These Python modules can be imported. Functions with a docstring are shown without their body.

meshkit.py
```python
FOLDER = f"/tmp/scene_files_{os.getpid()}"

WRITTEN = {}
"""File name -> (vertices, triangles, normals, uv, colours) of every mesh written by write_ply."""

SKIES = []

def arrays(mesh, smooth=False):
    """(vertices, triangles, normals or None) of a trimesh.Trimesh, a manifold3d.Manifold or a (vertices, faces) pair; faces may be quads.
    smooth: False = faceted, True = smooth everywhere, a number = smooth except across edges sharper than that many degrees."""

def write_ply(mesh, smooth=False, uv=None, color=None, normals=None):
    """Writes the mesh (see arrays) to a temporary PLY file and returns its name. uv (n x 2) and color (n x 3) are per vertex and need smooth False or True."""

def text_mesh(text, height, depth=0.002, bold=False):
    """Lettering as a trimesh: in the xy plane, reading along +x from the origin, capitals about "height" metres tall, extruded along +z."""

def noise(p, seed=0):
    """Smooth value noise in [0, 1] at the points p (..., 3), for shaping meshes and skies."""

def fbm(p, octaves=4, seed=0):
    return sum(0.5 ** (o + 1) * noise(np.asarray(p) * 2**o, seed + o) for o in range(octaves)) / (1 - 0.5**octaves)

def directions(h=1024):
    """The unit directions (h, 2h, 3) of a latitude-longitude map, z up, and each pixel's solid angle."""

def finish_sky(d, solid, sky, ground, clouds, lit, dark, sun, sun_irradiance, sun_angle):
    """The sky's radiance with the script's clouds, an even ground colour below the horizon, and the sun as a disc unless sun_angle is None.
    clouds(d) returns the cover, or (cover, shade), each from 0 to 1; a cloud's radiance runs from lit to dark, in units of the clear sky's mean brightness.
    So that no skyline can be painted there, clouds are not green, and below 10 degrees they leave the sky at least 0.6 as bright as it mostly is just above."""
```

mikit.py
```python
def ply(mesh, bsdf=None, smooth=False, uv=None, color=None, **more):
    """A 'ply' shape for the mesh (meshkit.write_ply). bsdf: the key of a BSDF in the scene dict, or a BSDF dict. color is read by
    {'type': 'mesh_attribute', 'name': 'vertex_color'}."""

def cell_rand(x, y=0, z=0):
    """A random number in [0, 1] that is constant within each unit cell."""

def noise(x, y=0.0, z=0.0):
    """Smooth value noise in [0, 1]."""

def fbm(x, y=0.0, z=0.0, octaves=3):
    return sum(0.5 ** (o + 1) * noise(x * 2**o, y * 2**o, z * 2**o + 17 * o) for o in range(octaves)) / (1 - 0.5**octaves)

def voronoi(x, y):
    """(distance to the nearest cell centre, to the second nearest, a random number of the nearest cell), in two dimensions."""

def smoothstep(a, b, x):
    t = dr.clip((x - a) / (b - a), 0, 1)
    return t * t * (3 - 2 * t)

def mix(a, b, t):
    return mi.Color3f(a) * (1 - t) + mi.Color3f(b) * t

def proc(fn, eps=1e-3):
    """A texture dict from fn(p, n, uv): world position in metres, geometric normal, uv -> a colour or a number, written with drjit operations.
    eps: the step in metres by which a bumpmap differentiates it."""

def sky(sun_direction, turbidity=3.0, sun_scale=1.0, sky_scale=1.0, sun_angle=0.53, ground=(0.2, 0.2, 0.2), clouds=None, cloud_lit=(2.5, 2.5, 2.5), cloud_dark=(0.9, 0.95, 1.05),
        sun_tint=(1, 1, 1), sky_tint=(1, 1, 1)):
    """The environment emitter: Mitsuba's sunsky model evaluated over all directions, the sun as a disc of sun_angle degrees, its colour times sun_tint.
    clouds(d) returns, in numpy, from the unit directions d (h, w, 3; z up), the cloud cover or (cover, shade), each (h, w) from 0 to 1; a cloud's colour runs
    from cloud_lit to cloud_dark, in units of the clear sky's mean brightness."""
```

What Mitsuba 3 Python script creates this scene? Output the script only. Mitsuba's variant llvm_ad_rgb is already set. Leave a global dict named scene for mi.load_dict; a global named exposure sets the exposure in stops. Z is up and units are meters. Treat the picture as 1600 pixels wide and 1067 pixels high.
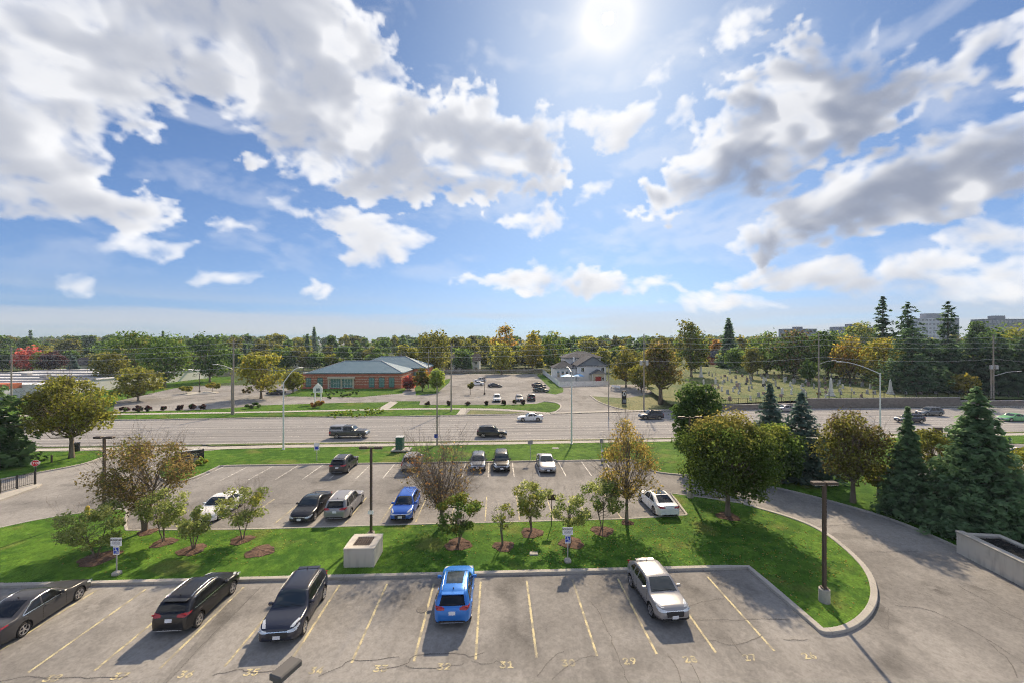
import math, random
import numpy as np, trimesh, shapely, manifold3d as m3
import drjit as dr, mitsuba as mi
import mikit, meshkit
from shapely.geometry import Polygon, LineString, box as sbox
T = mi.ScalarTransform4f
scene, labels = {}, {}

# ------------------------------------------------------------------ camera, sky, exposure
CAM_H = 14.0
scene['camera'] = {'type': 'perspective', 'fov': 101.36, 'fov_axis': 'x', 'near_clip': 0.1, 'far_clip': 6000.0,
                   'to_world': T().look_at(origin=[0, 0, CAM_H], target=[0, 1, CAM_H], up=[0, 0, 1])}
exposure = 2.0
SUN = (0.229, 1.0, 0.768)

# cloud outlines as (azimuth, elevation) in degrees, azimuth 0 = +y, positive to +x; weight of grey inside
CLOUDS = [
 (0.62, 2.2, [(-61.4,31.4),(-37.4,45.3),(-24.6,43.1),(-20.5,36.6),(-16.0,34.7),(-13.7,30.9),(-8.7,29.1),(-5.7,31.3),(-2.2,31.6),(0.0,30.2),(4.4,28.8),(8.1,26.1),(8.1,23.6),(5.9,22.2),(7.8,20.2),(3.5,19.4),(-0.9,20.8),(-4.8,18.6),(-8.7,19.4),(-12.9,17.5),(-17.0,17.5),(-23.9,17.8),(-28.7,17.7),(-28.3,19.4),(-30.8,20.4),(-33.0,22.5),(-35.5,23.2),(-34.8,24.8),(-36.2,25.0),(-37.9,24.2),(-37.4,22.9),(-39.2,22.8),(-40.5,20.1),(-42.7,20.2),(-43.4,18.3),(-41.8,17.2),(-43.9,15.3),(-42.0,14.2),(-38.4,13.5),(-41.5,12.2),(-39.5,11.2),(-41.8,10.4),(-45.6,11.4),(-48.5,11.0),(-50.7,10.2),(-59.2,6.4)]),
 (1.0, 2.4, [(16.6,17.0),(17.2,19.2),(20.1,20.3),(23.5,23.4),(24.6,26.1),(28.1,28.5),(31.4,31.4),(36.8,30.2),(39.5,29.4),(42.5,27.3),(45.2,26.7),(50.7,25.5),(56.8,22.8),(56.8,20.4),(50.7,22.3),(48.1,22.6),(47.7,21.5),(44.8,21.8),(42.5,20.3),(40.0,19.5),(37.4,18.4),(34.5,17.7),(31.4,16.2),(28.8,15.9),(24.6,16.1),(19.3,16.0)]),
 (1.0, 1.9, [(25.3,10.4),(27.4,11.4),(30.8,13.5),(33.9,16.5),(37.4,17.7),(42.5,19.4),(46.9,19.2),(50.7,19.9),(56.8,19.1),(59.2,9.0),(50.7,12.7),(49.2,12.6),(46.1,11.9),(42.5,11.1),(37.4,10.7),(31.4,10.2)]),
 (0.1, 1.3, [(24.0,33.3),(26.7,34.7),(28.8,35.1),(30.8,34.8),(31.9,33.1),(31.1,32.0),(28.8,31.6),(25.7,31.8)]),
 (0.1, 1.2, [(15.8,30.7),(18.6,31.8),(20.7,31.9),(20.6,30.0),(17.4,29.4)]),
 (0.25, 1.5, [(7.0,27.8),(10.4,29.1),(13.7,28.2),(19.5,29.0),(18.2,26.5),(15.4,24.1),(11.2,24.6),(9.7,26.7)]),
 (0.1, 1.2, [(19.8,26.1),(21.7,28.1),(23.5,27.7),(22.8,25.8),(20.9,24.6)]),
 (0.15, 1.2, [(-2.2,16.3),(4.4,18.3),(7.6,17.1),(7.0,15.1),(2.2,14.2),(-1.0,15.2)]),
 (0.0, 1.0, [(8.3,17.9),(10.8,20.4),(13.7,21.2),(12.6,19.4),(10.4,18.4)]),
 (0.2, 1.2, [(-25.3,15.1),(-21.7,16.4),(-17.0,15.4),(-12.9,14.1),(-11.1,13.3),(-12.1,12.1),(-13.7,10.2),(-18.6,9.2),(-22.6,9.7),(-22.0,11.9),(-20.1,13.0),(-23.5,14.0)]),
 (0.0, 0.9, [(-29.3,16.1),(-27.4,16.6),(-25.8,15.0),(-26.5,14.2),(-28.1,15.0)]),
 (0.1, 1.0, [(-46.0,8.5),(-43.9,10.8),(-40.5,10.6),(-36.3,10.4),(-39.0,8.9),(-42.5,8.2)]),
 (0.45, 1.0, [(-4.4,7.9),(2.6,11.0),(8.7,10.1),(13.7,8.9),(22.0,7.5),(22.8,6.1),(13.7,6.2),(2.6,6.6)]),
 (0.55, 1.0, [(26.4,6.8),(31.4,8.6),(37.4,8.8),(40.0,7.6),(43.9,8.5),(47.7,7.5),(55.4,7.3),(55.4,2.8),(42.5,4.1),(37.4,5.0),(31.4,6.4)]),
 (0.3, 1.0, [(45.6,9.8),(47.7,10.7),(50.7,10.7),(56.8,9.7),(56.8,7.3),(50.7,8.2),(47.7,8.6)]),
 (0.0, 0.8, [(-37.4,6.3),(-35.7,7.7),(-31.5,7.2),(-33.3,6.1)]),
 (0.0, 0.8, [(-47.7,4.6),(-47.3,5.9),(-44.8,5.8),(-44.9,4.7)]),
 (0.0, 0.8, [(-27.1,6.1),(-26.0,7.6),(-23.1,6.5),(-24.6,5.7)]),
 (0.1, 0.8, [(19.3,4.6),(25.3,6.2),(31.4,5.5),(33.3,3.9),(26.0,3.7)]),
 (0.0, 0.7, [(-35.4,12.7),(-33.9,13.4),(-31.1,12.4),(-33.3,11.9)]),
 (0.0, 0.7, [(-8.7,8.0),(-6.5,8.8),(-4.8,8.3),(-6.5,7.6)]),
]
def clouds(d):
    from scipy.ndimage import map_coordinates
    x, y, z = d[..., 0], d[..., 1], np.clip(d[..., 2], 1e-3, 1)
    az, el = np.degrees(np.arctan2(x, y)), np.degrees(np.arcsin(z))
    cz = np.maximum(np.cos(np.radians(el)), 0.2); nil = np.zeros_like(az)
    q = np.stack([az * 0.11, el * 0.16, nil], -1)
    warp = np.stack([meshkit.fbm(q * 0.9, 3, 3), meshkit.fbm(q * 0.9, 3, 9)], -1) - 0.5
    qw = q + np.concatenate([warp * 0.5, nil[..., None]], -1)
    big = meshkit.fbm(qw * 1.4 + 7, 4, 5) - 0.5
    fine = meshkit.fbm(qw * 5.5 + 3, 5, 11) - 0.5
    puff = 0.5 - np.abs(meshkit.fbm(qw * 3.2 + 40, 3, 27) - 0.5) * 2.6          # rounded billows
    h = np.zeros(az.shape); gr = np.zeros(az.shape)
    for grey, amp, pts in CLOUDS:
        p = np.array(pts)
        m = np.argwhere((az > p[:, 0].min() - 9) & (az < p[:, 0].max() + 9) & (el > p[:, 1].min() - 7) & (el < p[:, 1].max() + 7))
        if not len(m):
            continue
        i, j = m[:, 0], m[:, 1]; k = cz[i, j]
        px, py = (az[i, j] + warp[i, j, 0] * 2.4) * k, el[i, j] + warp[i, j, 1] * 1.8
        best, inside = np.full(len(i), 1e9), np.zeros(len(i), bool)
        for (a0, e0), (a1, e1) in zip(p, np.roll(p, -1, 0)):
            ax, ay, bx, by = a0 * k, e0, a1 * k, e1
            dx, dy = bx - ax, by - ay
            t = np.clip(((px - ax) * dx + (py - ay) * dy) / (dx * dx + dy * dy + 1e-9), 0, 1)
            best = np.minimum(best, np.hypot(px - ax - t * dx, py - ay - t * dy))
            inside ^= ((ay > py) != (by > py)) & (px < dx * (py - ay) / np.where(np.abs(dy) < 1e-9, 1e-9, dy) + ax)
        sd = np.where(inside, best, -best) + amp * (1.7 * big[i, j] + 2.0 * fine[i, j] + 0.9 * (puff[i, j] - .2))
        v = np.clip((sd + 0.35) / (1.6 + 1.1 * amp), 0, 1) * (0.35 + 0.65 * min(1, grey + .25))
        up = v > h[i, j]
        h[i, j] = np.where(up, v, h[i, j]); gr[i, j] = np.where(up, grey, gr[i, j])
    # broken cumulus over the part of the sky that is out of view
    plane = np.stack([x / (z + 0.12) * 1.3, y / (z + 0.12) * 1.3, nil], -1)
    cum = meshkit.fbm(plane + 11, 6, 33)
    away = np.clip((np.maximum(np.abs(az) - 62, el - 52)) / 8, 0, 1)
    rest = away * np.clip((cum - 0.5) / 0.16, 0, 1)
    h = np.maximum(h, rest * .8); gr = np.where(rest > .1, 0.7, gr)
    # light reaching each part from the sun's side, through the cloud's own thickness
    sun = np.array(SUN) / np.linalg.norm(SUN); s_az, s_el = math.degrees(math.atan2(sun[0], sun[1])), math.degrees(math.asin(sun[2]))
    da, de = (s_az - az) * cz, s_el - el; n = np.hypot(da, de) + 1e-6; da, de = da / n, de / n
    H, Wd = az.shape; rows, cols = np.meshgrid(np.arange(H, dtype=float), np.arange(Wd, dtype=float), indexing='ij'); per = Wd / 360.0
    sgn = 1.0 if az[H // 2, Wd // 2 + 1] > az[H // 2, Wd // 2] else -1.0; body = h * (0.55 + 0.9 * np.clip(puff + .35, 0, 1.2)); tau = np.zeros(az.shape)
    for st in (.5, 1.1, 1.8, 2.6, 3.6, 4.8):
        tau += map_coordinates(body, [rows - st * de * per, cols + sgn * st * da / cz * per], order=1, mode='nearest') * (1.15 - st * .12)
    soft = meshkit.fbm(qw * 1.9 + 17, 3, 15) - 0.5
    lit = np.exp(-0.46 * tau * np.clip(1 + 4.2 * soft, 0.1, 2.4)) * .8 + .2 * np.exp(-1.5 * body)
    shade = np.clip((1 - lit) * 1.15 - 0.08, 0, 1) * np.clip(0.25 + 0.75 * gr, 0, 1)
    cover = 1 - np.exp(-5.6 * np.clip(h - .02, 0, 1) * (0.45 + 2.2 * np.clip(fine + .25, 0, 1)) * np.clip(1 + 3.0 * big, .2, 2))
    # thin streaks near the horizon all round, faint wisps, and the glare round the sun, painted in as bright cloud
    st = meshkit.fbm(np.stack([az * 0.05, el * 0.75, nil], -1) + 2, 5, 21)
    band = np.exp(-((el - 2.0) / 2.8) ** 2) * np.clip((st - 0.36) / 0.24, 0, 1) * 0.62
    wisp = np.clip((meshkit.fbm(qw * [1.0, 2.2, 1] + 31, 7, 8) - 0.50) / 0.22 + 1.2 * fine, 0, 1) * 0.30 * np.clip((el - 3) / 10, 0, 1)
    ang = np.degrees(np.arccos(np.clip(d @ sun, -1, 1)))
    sun_glow = np.clip(1.15 * np.exp(-(ang / 2.7) ** 2) + .58 * np.exp(-(ang / 9.5) ** 1.4), 0, 1) * np.clip(0.97 + 0.4 * big, 0, 1)
    for c, sh in ((sun_glow, 0.0), (band, 0.55), (wisp, 0.1)):
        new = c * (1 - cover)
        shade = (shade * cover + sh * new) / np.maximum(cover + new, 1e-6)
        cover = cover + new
    return np.clip(cover, 0, 1), np.clip(shade, 0, 1)

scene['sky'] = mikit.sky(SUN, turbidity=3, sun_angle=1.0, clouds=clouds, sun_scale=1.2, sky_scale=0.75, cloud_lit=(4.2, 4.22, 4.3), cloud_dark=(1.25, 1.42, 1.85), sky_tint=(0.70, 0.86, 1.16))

# ------------------------------------------------------------------ helpers
def tz(y):
    return float(np.interp(y, [50, 57], [0, -0.6]))
def num(name):
    if not any(k == name or k.startswith(name + '__') for k in USED):
        USED.add(name); return name
    i = COUNT[name] = COUNT.get(name, 0) + 1
    k = f'{name}_{i:03d}'; USED.add(k); return k
USED, COUNT = set(), {}
def part(parent, name, shape, to_world=None):
    base = f'{parent}__{name}'
    i = COUNT.get(base, -1) + 1; COUNT[base] = i
    k = base if i == 0 else f'{base}_{i:03d}'
    scene[k] = shape if to_world is None else {**shape, 'to_world': to_world}
    return k
def pslot(parent, name):
    base = f'{parent}__{name}'
    i = COUNT.get(base, -1) + 1; COUNT[base] = i
    return base if i == 0 else f'{base}_{i:03d}'
def tag(k, label, cat=None, group=None, kind=None):
    d = {'label': label}
    if cat: d['category'] = cat
    if group: d['group'] = group
    if kind: d['kind'] = kind
    labels[k] = d
def thing(name, label, cat, group=None):
    k = num(name); tag(k, label, cat, group); return k
def struct(name, shape, label=None):
    k = num(name); scene[k] = shape; labels[k] = {'kind': 'structure', **({'label': label} if label else {})}
    return k
def at(x, y, z=0.0, rot=0.0, s=1.0):
    t = T().translate([x, y, z]).rotate([0, 0, 1], rot)
    return t if s == 1.0 else t.scale(s)
cat = trimesh.util.concatenate
def bx(sx, sy, sz, x=0, y=0, z=0, rot=None):
    m = trimesh.creation.box((sx, sy, sz))
    if rot: m.apply_transform(trimesh.transformations.rotation_matrix(math.radians(rot[0]), rot[1]))
    m.apply_translation((x, y, z)); return m
def cham(sx, sy, sz, c, x=0, y=0, z=0):
    a, b, h = sx / 2, sy / 2, sz / 2
    pts = [(s1 * (a - (i == 0) * 0 - c * (i != 0)), s2 * (b - c * (i != 1)), s3 * (h - c * (i != 2))) for s1 in (-1, 1) for s2 in (-1, 1) for s3 in (-1, 1) for i in range(3)]
    m = trimesh.convex.convex_hull(np.array(pts)); m.apply_translation((x, y, z)); return m
def tube(pts, rad, sides=6, cap=True):
    p = np.asarray(pts, float); n = len(p)
    rad = np.broadcast_to(np.asarray(rad, float), (n,))
    t = np.gradient(p, axis=0); t /= np.linalg.norm(t, axis=1, keepdims=True) + 1e-12
    a = np.cross(t, np.where(np.abs(t[:, 2:]) < 0.9, [0, 0, 1.0], [1.0, 0, 0])); a /= np.linalg.norm(a, axis=1, keepdims=True) + 1e-12
    b = np.cross(t, a); ang = np.arange(sides) * 2 * np.pi / sides
    v = p[:, None] + rad[:, None, None] * (np.cos(ang)[None, :, None] * a[:, None] + np.sin(ang)[None, :, None] * b[:, None])
    v = v.reshape(-1, 3)
    i, j = np.meshgrid(np.arange(n - 1), np.arange(sides), indexing='ij'); k = (j + 1) % sides
    q = np.stack([i * sides + j, i * sides + k, (i + 1) * sides + k, (i + 1) * sides + j], -1).reshape(-1, 4)
    f = np.vstack([q[:, [0, 1, 2]], q[:, [0, 2, 3]]])
    if cap:
        v = np.vstack([v, p[:1], p[-1:]]); c0, c1 = len(v) - 2, len(v) - 1
        r = np.arange(sides); r2 = (r + 1) % sides
        f = np.vstack([f, np.stack([r2, r, r * 0 + c0], 1), np.stack([(n - 1) * sides + r, (n - 1) * sides + r2, r * 0 + c1], 1)])
    return trimesh.Trimesh(v, f, process=False)
def cyl(r, h, x=0, y=0, z=0, r2=None, sides=16):
    return tube([(x, y, z), (x, y, z + h)], [r, r if r2 is None else r2], sides)
def prism(poly, h, z=0):
    m = trimesh.creation.extrude_polygon(poly, h, engine='earcut'); m.apply_translation((0, 0, z)); return m
BANDS = [(-400, 50), (50, 57), (57, 9000)]
def sheet(poly, dz=0.0, zf=None):
    """A polygon laid on the terrain as one sheet."""
    vs, fs, n = [], [], 0
    for y0, y1 in BANDS:
        c = poly.intersection(sbox(-9000, y0, 9000, y1))
        for g in getattr(c, 'geoms', [c]):
            if g.geom_type != 'Polygon' or g.area < 1e-4: continue
            v, f = trimesh.creation.triangulate_polygon(g, engine='earcut')
            z = np.interp(v[:, 1], [50, 57], [0, -0.6]) + dz if zf is None else zf(v[:, 0], v[:, 1])
            vs.append(np.column_stack([v, z])); fs.append(np.asarray(f) + n); n += len(v)
    v, f = np.vstack(vs), np.vstack(fs)
    nz = np.cross(v[f[:, 1]] - v[f[:, 0]], v[f[:, 2]] - v[f[:, 0]])[:, 2]
    f[nz < 0] = f[nz < 0][:, ::-1]
    return trimesh.Trimesh(v, f, process=False)
def chaikin(p, n=2, closed=False):
    p = np.asarray(p, float)
    for _ in range(n):
        a, b = (p, np.roll(p, -1, 0)) if closed else (p[:-1], p[1:])
        q = np.stack([a * .75 + b * .25, a * .25 + b * .75], 1).reshape(-1, 2)
        p = q if closed else np.vstack([p[:1], q, p[-1:]])
    return p
def densify(p, step=2.0):
    p = np.asarray(p, float); out = [p[:1]]
    for a, b in zip(p[:-1], p[1:]):
        n = max(1, int(np.hypot(*(b - a)) / step)); out.append(a + (b - a) * (np.arange(1, n + 1) / n)[:, None])
    return np.vstack(out)
def strip(line, w0, w1, z0, z1, bev=0.02):
    """A kerb along a line: from w0 to w1 to its left, from z0 to z1 above the terrain, with bevelled top edges."""
    p = densify(line, 1.5); t = np.gradient(p, axis=0); t /= np.linalg.norm(t, axis=1, keepdims=True) + 1e-9
    nrm = np.column_stack([-t[:, 1], t[:, 0]]); z = np.interp(p[:, 1], [50, 57], [0, -0.6])
    prof = [(w0, z0), (w0, z1 - bev), (w0 + bev, z1), (w1 - bev, z1), (w1, z1 - bev), (w1, z0)]
    v = np.stack([np.column_stack([p + nrm * w, z + h]) for w, h in prof], 1); n, m = v.shape[:2]
    i, j = np.meshgrid(np.arange(n - 1), np.arange(m - 1), indexing='ij')
    q = np.stack([i * m + j, (i + 1) * m + j, (i + 1) * m + j + 1, i * m + j + 1], -1).reshape(-1, 4)
    f = np.vstack([q[:, [0, 1, 2]], q[:, [0, 2, 3]]])
    ends = [[0, k, k + 1] for k in range(1, m - 1)] + [[(n - 1) * m, (n - 1) * m + k + 1, (n - 1) * m + k] for k in range(1, m - 1)]
    return trimesh.Trimesh(v.reshape(-1, 3), np.vstack([f, ends]), process=False)
def ribbon(line, w, dz):
    p = np.asarray(line, float); t = np.gradient(p, axis=0); t /= np.linalg.norm(t, axis=1, keepdims=True) + 1e-9
    w = np.broadcast_to(w, (len(p),))[:, None]
    nrm = np.column_stack([-t[:, 1], t[:, 0]]) * w / 2
    a, b = p + nrm, p - nrm
    v = np.stack([np.column_stack([a, np.interp(a[:, 1], [50, 57], [0, -0.6]) + dz]), np.column_stack([b, np.interp(b[:, 1], [50, 57], [0, -0.6]) + dz])], 1).reshape(-1, 3)
    i = np.arange(len(p) - 1) * 2
    return trimesh.Trimesh(v, np.vstack([np.stack([i, i + 1, i + 3], 1), np.stack([i, i + 3, i + 2], 1)]), process=False)

# ------------------------------------------------------------------ materials
noise, fbm, vor, mix, sst, proc = mikit.noise, mikit.fbm, mikit.voronoi, mikit.mix, mikit.smoothstep, mikit.proc
def mat(name, d, two=True):
    scene[name] = {'type': 'twosided', 'inner': d} if two else d
def flat(name, rgb, rough=0.6, spec=0.3, metal=0.0, coat=0.0):
    mat(name, {'type': 'principled', 'base_color': {'type': 'rgb', 'value': list(rgb)}, 'roughness': rough, 'specular': spec, 'metallic': metal, 'clearcoat': coat, 'clearcoat_gloss': 0.95})
def tex(name, fn, rough=0.85, bump=None, bscale=1.0, eps=0.02, spec=0.2):
    d = {'type': 'principled', 'base_color': proc(fn), 'roughness': rough, 'specular': spec}
    if bump: d = {'type': 'bumpmap', 'arbitrary': proc(bump, eps), 'scale': bscale, 'bsdf': d}
    mat(name, d)
_k0, _k1 = (-7.23,24.29), (11.65,25.02); _kl = math.hypot(_k1[0] - _k0[0], _k1[1] - _k0[1])
STALL = (_k0[0], _k0[1], (_k1[0] - _k0[0]) / _kl, (_k1[1] - _k0[1]) / _kl, _kl / 7)      # a stall line's foot, the row's direction, the spacing
def f_asphalt(p, n, uv):
    big, mid = fbm(p.x * .13, p.y * .13, 0, 3), fbm(p.x * .55 + 4, p.y * .55, 1, 4)
    fine = 0.5 * noise(p.x * 16, p.y * 16, 2) + 0.5 * noise(p.x * 6, p.y * 6, 7)
    c = mix((0.176, 0.170, 0.164), (0.272, 0.263, 0.252), sst(0.28, 0.72, 0.6 * big + 0.4 * mid))
    c = c * (0.78 + 0.44 * fine)
    oil = sst(0.66, 0.82, fbm(p.x * .38 + 9, p.y * .33 + 3, 5, 3))
    tr = sst(0.62, 0.80, fbm(p.x * 1.1 + 30, p.y * .16, 6, 3))
    # oil drips where cars stand, one patch to a stall
    du, dv = p.x - STALL[0], p.y - STALL[1]
    u, v = (du * STALL[2] + dv * STALL[3]) / STALL[4], du * STALL[3] - dv * STALL[2]
    cell = dr.floor(u); fu = (u - cell - 0.5) * STALL[4] + 0.5 * (mikit.cell_rand(cell, 3) - 0.5); rnd = mikit.cell_rand(cell, 7)
    drip = dr.exp(-dr.square(fu / 0.5)) * dr.exp(-dr.square((v - 1.1 - 0.7 * rnd) / 0.75)) * sst(0.30, 0.62, fbm(p.x * 2.3, p.y * 2.3, 2, 4)) * (0.35 + 0.65 * rnd)
    return c * (1 - 0.30 * oil) * (1 - 0.14 * tr) * (1 - 0.5 * drip)
def f_road(p, n, uv):
    # lanes worn paler along the wheel tracks
    s = p.y - 0.049 * p.x
    track = 0.5 + 0.5 * dr.cos(s * 2 * math.pi / 1.8 + 2.2 * noise(p.x * .015, p.y * .05, 3))
    streak = noise(p.x * .02, s * 2.6, 8)
    big = fbm(p.x * .05, s * .5, 4, 4)
    c = mix((0.165, 0.162, 0.162), (0.300, 0.294, 0.290), sst(0.15, 0.85, 0.42 * big + 0.25 * track + 0.33 * streak))
    return c * (0.90 + 0.2 * noise(p.x * 5, p.y * 5, 2))
def f_grass(p, n, uv):
    a, b = fbm(p.x * .22, p.y * .22, 0, 3), fbm(p.x * 1.7, p.y * 1.7, 3, 4)
    fine = noise(p.x * 14, p.y * 9, 1) * 0.6 + noise(p.x * 30, p.y * 22, 4) * 0.4
    c = mix((0.036, 0.098, 0.012), (0.098, 0.190, 0.024), sst(0.25, 0.75, 0.4 * a + 0.6 * b))
    dry = sst(0.60, 0.80, fbm(p.x * .35 + 20, p.y * .35, 8, 4))
    c = mix(c, (0.20, 0.19, 0.06), 0.45 * dry)
    return c * (0.55 + 0.9 * fine)
def b_grass(p, n, uv): return noise(p.x * 14, p.y * 14, 1) * 0.5 + noise(p.x * 29, p.y * 29, 7) * 0.5
def f_drygrass(p, n, uv):
    a, b = fbm(p.x * .12, p.y * .12, 0, 3), fbm(p.x * 1.1, p.y * 1.1, 3, 4)
    c = mix((0.075, 0.110, 0.036), (0.165, 0.165, 0.075), sst(0.3, 0.7, 0.5 * a + 0.5 * b))
    return c * (0.7 + 0.6 * noise(p.x * 6, p.y * 6, 1))
def f_far(p, n, uv):
    a = fbm(p.x * .03, p.y * .03, 0, 4)
    return mix((0.030, 0.055, 0.018), (0.07, 0.09, 0.032), a) * (0.7 + 0.6 * noise(p.x * 1.5, p.y * 1.5, 1))
def f_conc(p, n, uv):
    a, b = fbm(p.x * .9, p.y * .9, p.z * .9, 4), noise(p.x * 23, p.y * 23, p.z * 23)
    joint = sst(0.0, 0.02, dr.abs(p.x / 1.8 - dr.floor(p.x / 1.8) - 0.5))
    return mix((0.31, 0.295, 0.265), (0.45, 0.43, 0.39), a) * (0.9 + 0.2 * b) * (0.75 + 0.25 * joint)
def f_paint(p, n, uv):
    w = fbm(p.x * 3, p.y * 3, 1, 4)
    return mix((0.52, 0.46, 0.28), (0.27, 0.25, 0.20), sst(0.36, 0.66, w) * 0.95)
def f_wpaint(p, n, uv):
    w = fbm(p.x * 1.5, p.y * 3, 1, 4)
    return mix((0.58, 0.56, 0.53), (0.32, 0.31, 0.29), sst(0.40, 0.70, w) * 0.9)
def f_mulch(p, n, uv):
    a, b = noise(p.x * 9, p.y * 9, 0), noise(p.x * 24, p.y * 24, 3)
    return mix((0.060, 0.038, 0.028), (0.20, 0.130, 0.098), 0.5 * a + 0.5 * b)
def f_bark(p, n, uv):
    return mix((0.095, 0.074, 0.056), (0.25, 0.205, 0.165), fbm(p.x * 6, p.y * 6, p.z * 1.6, 3))
def f_stucco(p, n, uv):
    streak = fbm(p.x * 3, p.y * 3, p.z * .35, 3)
    stain = sst(0.50, 0.72, fbm(p.x * 4.5 + 3, p.y * 4.5, p.z * .5, 4)) * 0.16 + sst(0.55, 0.75, fbm(p.x * 1.2, p.y * 1.2, p.z * 1.2 + 5, 4)) * 0.12
    return mix((0.50, 0.465, 0.40), (0.62, 0.585, 0.52), 0.5 * fbm(p.x * 1.3, p.y * 1.3, p.z * 1.3, 4) + 0.5 * streak) * (1 - stain)
def f_brick(p, n, uv):
    u = dr.select(dr.abs(n.x) > dr.abs(n.y), p.y, p.x)
    row = dr.floor(p.z / 0.085); col = dr.floor(u / 0.23 + 0.5 * (row - 2 * dr.floor(row / 2)))
    r = mikit.cell_rand(col, row)
    c = mix((0.36, 0.110, 0.065), (0.52, 0.185, 0.115), r)
    return c * (0.85 + 0.3 * fbm(p.x * .5, p.y * .5, p.z * .5, 3))
def f_metalroof(p, n, uv):
    return mix((0.085, 0.165, 0.235), (0.130, 0.220, 0.285), fbm(p.x * .35, p.y * .35, p.z, 4))
def f_whiteroof(p, n, uv):
    return mix((0.40, 0.41, 0.43), (0.66, 0.67, 0.70), sst(0.3, 0.7, fbm(p.x * .06, p.y * .10, 0, 4)))
def f_shingle(p, n, uv):
    r = mikit.cell_rand(dr.floor(p.x / .3), dr.floor((p.y + p.z) / .2))
    return mix((0.042, 0.047, 0.060), (0.088, 0.094, 0.112), 0.6 * r + 0.4 * fbm(p.x * .5, p.y * .5, 0, 3))
def f_brownshingle(p, n, uv): return f_shingle(p, n, uv) * mi.Color3f(1.15, 0.95, 0.82)
def f_wallblock(p, n, uv):
    u = p.x; row = dr.floor(p.z / 0.2); col = dr.floor(u / 0.45 + 0.5 * (row - 2 * dr.floor(row / 2)))
    return mix((0.155, 0.135, 0.12), (0.255, 0.225, 0.20), 0.6 * mikit.cell_rand(col, row) + 0.4 * fbm(p.x, p.y, p.z, 3))
def f_wood(p, n, uv):
    return mix((0.23, 0.205, 0.175), (0.37, 0.335, 0.29), fbm(p.x * 7, p.y * 7, p.z * .7, 3))
tex('m_asphalt', f_asphalt, 0.9, lambda p, n, uv: noise(p.x * 22, p.y * 22, 2), 0.004, 0.02)
tex('m_road', f_road, 0.9)
tex('m_grass', f_grass, 0.9, b_grass, 0.05, 0.02, 0.1)
tex('m_drygrass', f_drygrass, 0.9)
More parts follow.
